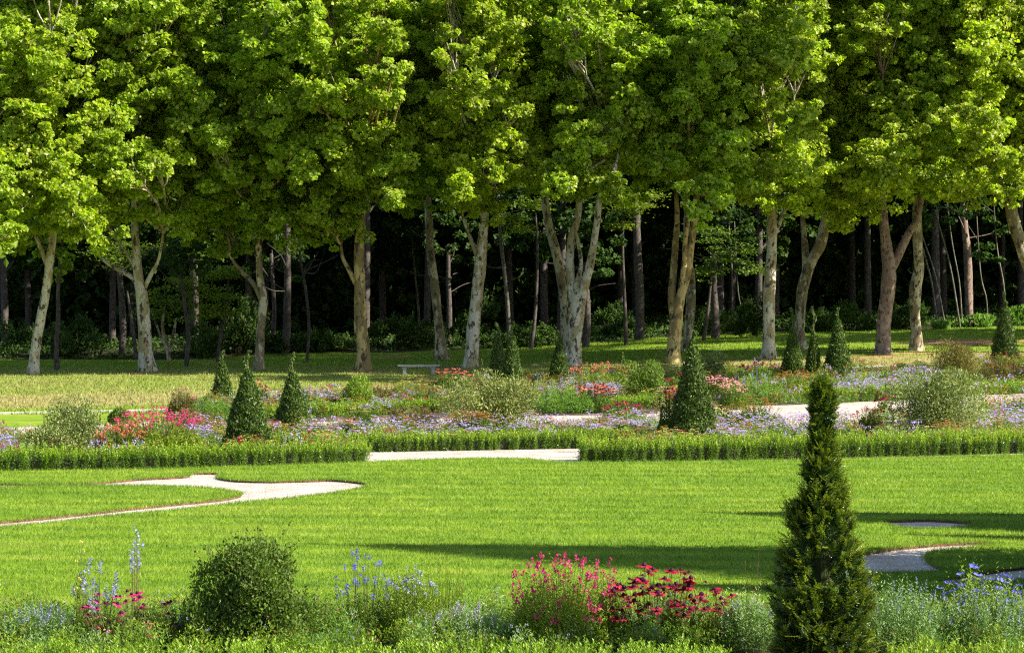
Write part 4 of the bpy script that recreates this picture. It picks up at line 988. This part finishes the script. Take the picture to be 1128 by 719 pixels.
def drift(label, quad, hgt_, fl, leaf, n_l, n_f, fs, ls=.05, kind='four', flat=.8, name='flower_drift', z0=.02):
    hgt_ *= 1.15; p0_ = R.uniform(0, 6)
    pl = poly_from_px(quad); lo, hi = pl.min(0), pl.max(0)
    def samp(n):
        out = []
        t = 0
        while t < n:
            q = R.uniform(lo, hi, (n*2, 2)); q = q[inpoly(pl, q[:, 0], q[:, 1])]; out.append(q); t += len(q)
            if t == 0: break
        return np.concatenate(out)[:n]
    def hh(q): return hgt_*(.78+.22*np.sin(q[:, 0]*4.1+q[:, 1]*2)+.16*np.sin(q[:, 0]*9+3*q[:, 1]))
    root = empty(name, [*pl.mean(0), float(hgt(*pl.mean(0)))]); tag(root, label, 'flowers'); root['kind'] = 'stuff'
    q = samp(n_l); n = len(q)
    V, Q = leafgeo(np.c_[q, hgt(q[:, 0], q[:, 1])+z0+hh(q)*flat*R.uniform(.05, 1, n)], nrm(R.normal(0, .6, (n, 3))+np.array([0, 0, .7])), rdir(n), ls*R.uniform(.6, 1.4, n), ls*.35)
    o = mesh('foliage', V, Q, M[leaf], root); o['kind'] = 'stuff'
    for mat, part in fl:
        q = samp(int(n_f*part*1.5)); n = len(q)
        if not n: continue
        q = q[(np.sin(q[:, 0]*2.3+q[:, 1]*.7+p0_)+np.sin(q[:, 0]*5.1-q[:, 1]*1.9+p0_*2))*.5+R.normal(0, .3, n) > -.28]; n = len(q)
        V, Q = petals(kind, np.c_[q, hgt(q[:, 0], q[:, 1])+z0+hh(q)*R.uniform(.72, 1.08, n)], fs)
        o = mesh('flowers', V, Q, M[mat], root); o['kind'] = 'stuff'
LV = [('lavender', .8), ('lilac', .35)]
drift('mauve drift above the middle box hedge', [(300, 492), (400, 482), (470, 478), (560, 477), (640, 478), (700, 480), (700, 492), (560, 494), (430, 497), (300, 498)], .42, LV, 'green', 9000, 1150, .045)
drift('violet drift left of the small gravel gap behind the dense cone', [(640, 474), (700, 472), (735, 474), (735, 484), (650, 488)], .4, LV, 'green', 2200, 260, .045)
drift('mauve drift between the dense cone and the foreground yew', [(785, 482), (860, 478), (935, 474), (945, 490), (860, 496), (790, 500)], .46, LV, 'green', 5500, 760, .048)
drift('long pale mauve drift climbing behind the right gravel', [(893, 442), (935, 430), (1000, 424), (1030, 424), (1020, 440), (950, 444)], .42, LV, 'green', 5000, 820, .055)
drift('mauve drift at the right edge beside the largest shrub', [(1090, 470), (1128, 465), (1180, 462), (1180, 484), (1128, 489), (1085, 492)], .5, LV, 'green', 4500, 480, .055)
drift('faint mauve drift by the left edge', [(-30, 492), (0, 488), (36, 486), (40, 508), (-30, 512)], .35, LV, 'green', 2600, 190, .045)
drift('mauve and cream drift left of the large left cone', [(205, 482), (246, 478), (250, 500), (208, 504)], .42, LV, 'green', 2600, 230, .045)
drift('mauve strip behind the two left cones', [(262, 452), (300, 449), (380, 446), (380, 452), (300, 457), (262, 460)], .38, LV, 'green', 2600, 360, .05)
drift('mauve strip left of the bronze-pink mound', [(395, 460), (440, 448), (460, 444), (462, 450), (430, 458), (400, 464)], .36, LV, 'green', 1600, 260, .05)
drift('mauve strip right of the big fresh green mound', [(640, 440), (690, 436), (690, 444), (650, 450)], .4, LV, 'green', 1800, 260, .05)
drift('pale violet strip at the foot of the small sharp cone', [(572, 452), (620, 428), (640, 428), (600, 452)], .36, LV, 'green', 1800, 150, .05)
# mixed small plants between the named ones
def fill(label, quad, ncl, mats, fls, hr=(.16, .38), rr=(.12, .34), leaf=.06, per=130, z0=.02, fsz=.045, seed=1):
    pl = poly_from_px(quad); lo, hi = pl.min(0), pl.max(0)
    q = R.uniform(lo, hi, (ncl*12, 2)); q = q[inpoly(pl, q[:, 0], q[:, 1])][:ncl]; k = len(q)
    root = empty('bed_foliage', [*pl.mean(0), float(hgt(*pl.mean(0)))]); tag(root, label, 'plants'); root['kind'] = 'stuff'
    H = R.uniform(*hr, k); RR = R.uniform(*rr, k); mi = R.integers(0, len(mats), k)
    for m_, mat in enumerate(mats):
        w_ = np.nonzero(mi == m_)[0]; ii = np.repeat(w_, per); n = len(ii)
        if not n: continue
        a = R.uniform(0, 6.28, n); u = np.sqrt(R.uniform(0, 1, n)); r = RR[ii]*u
        x = q[ii, 0]+np.cos(a)*r; y = q[ii, 1]+np.sin(a)*r
        z = hgt(x, y)+z0+H[ii]*np.sqrt(1-.75*u*u)*R.uniform(.1, 1, n)**.6
        V, Q = leafgeo(np.c_[x, y, z], nrm(np.c_[np.cos(a)*.5, np.sin(a)*.5, np.full(n, .7)]+R.normal(0, .45, (n, 3))), nrm(R.normal(0, .6, (n, 3))+np.array([0, -.1, .7])), leaf*R.uniform(.6, 1.4, n), leaf*R.uniform(.2, .4, n), .15)
        o = mesh('foliage', V, Q, M[mat], root); o['kind'] = 'stuff'
    fi = R.integers(0, int(len(fls)*1.35), k)
    for m_, (kd, mat, nf) in enumerate(fls):
        w_ = np.nonzero(fi == m_)[0]; ii = np.repeat(w_, nf); n = len(ii)
        if not n: continue
        a = R.uniform(0, 6.28, n); u = np.sqrt(R.uniform(0, 1, n)); r = RR[ii]*u
        x = q[ii, 0]+np.cos(a)*r; y = q[ii, 1]+np.sin(a)*r
        z = hgt(x, y)+z0+H[ii]*np.sqrt(1-.5*u*u)*R.uniform(.85, 1.2, n)
        V, Q = petals(kd, np.c_[x, y, z], fsz)
        o = mesh('flowers', V, Q, M[mat], root); o['kind'] = 'stuff'
GM = ['green', 'fresh', 'yellowgreen', 'green', 'dark_leaf', 'silver']
FM = [('umbel', 'orange', 16), ('umbel', 'yellow', 10), ('umbel', 'rust', 20), ('umbel', 'rust', 16), ('bell', 'lavender', 8), ('umbel', 'orange', 12), ('umbel', 'cream', 5), ('umbel', 'yellow', 6), ('bell', 'crimson', 6), ('daisy', 'coral', 5)]
fill('mixed low plants of the near flower bed', [(-60, 494), (0, 485), (150, 480), (300, 477), (560, 474), (700, 472), (790, 470), (790, 500), (645, 505), (640, 493), (405, 497), (400, 506), (0, 516), (-60, 518)], 520, GM, FM, hr=(.2, .46))
fill('mixed low plants of the near flower bed right of the yew', [(790, 480), (900, 473), (1000, 466), (1080, 453), (1200, 449), (1200, 494), (900, 502), (790, 503)], 420, GM, FM, hr=(.22, .5))
fill('mixed low plants of the far flower bed', [(190, 462), (200, 445), (300, 441), (560, 423), (700, 415), (860, 411), (1128, 400), (1200, 398), (1200, 438), (1128, 443), (1000, 445), (900, 447.5), (700, 456), (560, 458), (300, 464)], 1000, GM+['bronze'], FM, hr=(.18, .5), leaf=.08)

# ---------------- foreground plants
def fg(px, py): 
    q = P(px, py); q[2] = .05; return q
FG = 'flowers in the foreground bed'
def fp(name, label, px, py, w_, h_, kd, pm, lf, nf, fs, nl=1500, ls=.045, lw=.3, **k):
    return perennial(name, label, px, py, w_*1.08, h_*1.12, kd, pm, lf, int(nf*1.5), fs*1.15, int(nl*1.7), ls, lw, FG, p=fg(px, py), **k)
fp('coneflower', 'crimson daisies at lower left in front of the blue spikes', 142, 722, 100, 62, 'daisy', 'magenta', 'green', 26, .05, 2000, .05, flat=.5, fz=(.35, 1.0))
fp('salvia', 'tall blue-violet spikes at lower left', 105, 716, 46, 80, 'spike', 'bluegrey', 'green', 13, .042, 900, .05, flat=.45, fz=(.55, 1.05))
fp('salvia', 'tallest dusky blue spike with a dark stem at lower left', 150, 714, 8, 112, 'spike', 'bluegrey', 'green', 4, .045, 160, .05, stem='brownstem', flat=.4, fz=(.7, 1.05))
fp('mullein', 'pale thin seeding stalk beside the blue spikes', 88, 716, 10, 112, 'bell', 'yellow', 'yellowgreen', 5, .018, 200, .04, flat=.9, fz=(.5, 1.05))
fp('catmint', 'silvery lilac mound in the lower left corner', 45, 716, 80, 42, 'spike', 'bluegrey', 'silver', 26, .024, 2600, .035, flat=.85)
fp('catmint', 'small green mound right of the crimson daisies', 205, 716, 50, 34, 'spike', 'bluegrey', 'dark_leaf', 3, .024, 1500, .04, flat=.9)
fp('agapanthus', 'airy deep blue flower heads right of the dark bush', 398, 716, 60, 92, 'bell', 'blue', 'green', 22, .026, 900, .05, flat=.5, fz=(.62, 1.05))
fp('salvia', 'purple-tipped yellow-green bush left of centre', 452, 716, 60, 78, 'bell', 'bluegrey', 'yellowgreen', 28, .022, 2400, .035, flat=.95, fz=(.8, 1.05))
fp('meadow_rue', 'loose brownish seed stalks arching left of centre', 490, 714, 50, 88, 'bell', 'rust', 'yellowgreen', 26, .008, 320, .035, stem='yellowgreen', flat=.9, fz=(.6, 1.05))
fp('weigela', 'small leafy green plant between the dark bush and purple bush', 352, 720, 60, 52, 'bell', 'rust', 'green', 6, .012, 2400, .035, flat=1.0)
fp('catmint', 'silver mound left of the magenta flowers at bottom centre', 518, 722, 92, 44, 'spike', 'lilac', 'silver', 24, .022, 4200, .03, flat=.95)
fp('penstemon', 'loose magenta penstemon bush at bottom centre', 618, 722, 108, 92, 'bell', 'magenta', 'yellowgreen', 62, .034, 5200, .04, flat=.82, fz=(.45, 1.08), extra=('bell', 'coral', 24, .018))
fp('penstemon', 'sparse pink flower stalks between magenta bush and dark red daisies', 668, 718, 50, 84, 'bell', 'magenta', 'yellowgreen', 18, .024, 1400, .04, flat=.7, fz=(.6, 1.1))
fp('coneflower', 'cluster of dark crimson daisies at bottom centre right', 727, 722, 100, 82, 'daisy', 'crimson', 'green', 48, .062, 2600, .05, stem='brownstem', flat=.5, fz=(.5, 1.05), extra=('daisy', 'plum', 14, .04))
fp('coneflower', 'two pairs of thin-stemmed crimson daisies left of the big yew', 795, 718, 40, 66, 'daisy', 'crimson', 'green', 9, .055, 700, .05, stem='brownstem', flat=.4, fz=(.5, 1.0))
fp('sedum', 'dark plum low heads beside the crimson daisies', 760, 722, 50, 40, 'umbel', 'plum', 'dark_leaf', 14, .03, 900, .04)
fp('catmint', 'silver-green mound just left of the big yew', 822, 724, 56, 56, 'spike', 'lilac', 'silver', 8, .02, 3000, .035, flat=.95)
fp('catmint', 'wide silver-green mound just right of the big yew', 985, 724, 110, 66, 'spike', 'bluegrey', 'silver', 26, .022, 7500, .032, flat=.92, fz=(.7, 1.15))
fp('catmint', 'silver-green mound with violet haze in the lower right corner', 1090, 724, 110, 60, 'spike', 'bluegrey', 'silver', 36, .024, 7000, .032, flat=.95, fz=(.7, 1.1))
fp('geranium', 'bright blue-violet flowers on a leafy plant at lower right', 1080, 718, 90, 80, 'four', 'blue', 'yellowgreen', 26, .046, 2000, .04, flat=.92, fz=(.7, 1.02))
fp('rose', 'dry arching twig plant beside the left foot of the big yew', 830, 716, 30, 96, 'bell', 'rust', 'yellowgreen', 5, .006, 60, .03, stem='brownstem', flat=.9)
fill('mixed low plants of the front bed', [(-80, 686), (1220, 686), (1220, 738), (-80, 738)], 420, ['green', 'fresh', 'yellowgreen', 'green', 'dark_leaf', 'box_tip', 'silver'], [('bell', 'bluegrey', 3), ('bell', 'rust', 2), ('bell', 'rust', 1), ('bell', 'rust', 1)], (.18, .42), (.1, .24), .038, 260, .05, .016)

# ------------------------------------------------------------------ stone bench
def bench():
    c = P(461, 412); s = c[1]/F
    root = empty('stone_bench', c, 'pale stone bench standing in the shade under the plane trees', 'bench')
    def box(mb, x0, x1, y0, y1, z0, z1, tx=0):
        z0 *= .74; z1 *= .74
        V = [(x0+tx, y0, z0), (x1-tx, y0, z0), (x1-tx, y1, z0), (x0+tx, y1, z0), (x0, y0, z1), (x1, y0, z1), (x1, y1, z1), (x0, y1, z1)]
        mb.add(np.array(V)+c, [(3, 2, 1, 0), (4, 5, 6, 7), (0, 1, 5, 4), (1, 2, 6, 5), (2, 3, 7, 6), (3, 0, 4, 7)])
    mb = MB(); box(mb, -.78, .78, -.24, .24, .40, .47, .03); o = mb.build('seat', M['stone'], root)
    mb = MB(); box(mb, -.62, .62, -.17, .17, .345, .398, .02); mb.build('apron', M['stone'], root)
    for sx in (-1, 1):
        mb = MB(); box(mb, sx*.52-.09, sx*.52+.09, -.2, .2, -.03, .06); box(mb, sx*.52-.07, sx*.52+.07, -.16, .16, .062, .20, .02)
        V = [(-.05, -.15, .151), (.05, -.15, .151), (.05, .15, .151), (-.05, .15, .151), (-.10, -.18, .253), (.10, -.18, .253), (.10, .18, .253), (-.10, .18, .253)]
        mb.add(np.array(V)+np.array([sx*.52, 0, 0])+c, [(3, 2, 1, 0), (4, 5, 6, 7), (0, 1, 5, 4), (1, 2, 6, 5), (2, 3, 7, 6), (3, 0, 4, 7)])
        mb.build('leg', M['stone'], root)
    root.rotation_euler.z = .12
bench()
# close leafy spray at the left edge (branch of a tree next to the viewer)
def near_spray():
    c = A(-12, 262, 24)
    base = np.array([c[0]-1.4, 24.3, .05])
    root = empty('young_maple', base, 'young tree beside the viewer, its yellow leaves entering at the left edge', 'tree')
    mb = MB(); top = c+np.array([-1.3, .2, -.3])
    tube(mb, spline([base, (base+top)/2+np.array([.06, 0, 0]), top], 6), np.linspace(.05, .025, 13), 8)
    Pn = []
    for (a, b) in ((12, 262), (2, 285), (4, 75), (8, 118)):
        e = A(a, b, 24); tube(mb, spline([top if b > 200 else top+np.array([0, 0, .6]), (top+e)/2+np.array([0, 0, .12]), e], 5), np.linspace(.014, .004, 11), 5)
        k = 10 if b > 200 else 4
        Pn.append(e+R.normal(0, 1, (k, 3))*np.array([.075, .08, .055])-np.array([.04, 0, 0]))
    tube(mb, spline([top, top+np.array([0, 0, 1.9])], 3), [.025, .02, .014, .008], 6)
    mb.build('trunk', M['brownstem'], root)
    q = top+np.array([-.35, 0, .9])+R.normal(0, 1, (700, 3))*np.array([.28, .4, .7]); Pn.append(q)
    Pn = np.concatenate(Pn); n = len(Pn)
    V, Q = leafgeo(Pn, nrm(R.normal(0, .5, (n, 3))+np.array([.7, 0, -.3])), nrm(R.normal(0, .5, (n, 3))+np.array([0, -.3, .8])), R.uniform(.07, .12, n), .055, .15)
    mesh('crown', V, Q, M['young'], root)
near_spray()

# ------------------------------------------------------------------ light, sky, camera
w = bpy.data.worlds.new('World'); sc.world = w; w.use_nodes = True
nt = w.node_tree; bg = nt.nodes['Background']
sky = nt.nodes.new('ShaderNodeTexSky'); sky.sky_type = 'NISHITA'; sky.sun_disc = False
sky.sun_elevation = math.radians(SUN_EL); sky.sun_rotation = math.radians(90+SUN_AZ)
nt.links.new(sky.outputs[0], bg.inputs['Color']); bg.inputs['Strength'].default_value = .08
sl = bpy.data.lights.new('sun', 'SUN'); sl.energy = 5.0; sl.angle = math.radians(.53); sl.color = (1, .93, .78)
so = bpy.data.objects.new('sun', sl); COL.objects.link(so)
S = Vector((math.cos(math.radians(SUN_EL))*ca, -math.cos(math.radians(SUN_EL))*sa, math.sin(math.radians(SUN_EL))))
so.rotation_euler = S.to_track_quat('Z', 'Y').to_euler(); so.location = (30, -10, 40)
cam = bpy.data.cameras.new('camera'); cam.sensor_width = 36; cam.lens = 36*F/W0; cam.clip_end = 2000; cam.clip_start = .5
co = bpy.data.objects.new('camera', cam); COL.objects.link(co); co.location = (0, 0, CZ)
co.rotation_euler = (math.radians(90)-PITCH, 0, 0); sc.camera = co
sc.view_settings.view_transform = 'Standard'; sc.view_settings.look = 'None'; sc.view_settings.gamma = 1
sc.view_settings.exposure = 1.52
sc.cycles.max_bounces = 6; sc.cycles.diffuse_bounces = 3; sc.cycles.glossy_bounces = 2; sc.cycles.transmission_bounces = 3
sc.cycles.sample_clamp_indirect = 5; sc.cycles.use_denoising = False; sc.cycles.filter_width = 1.2
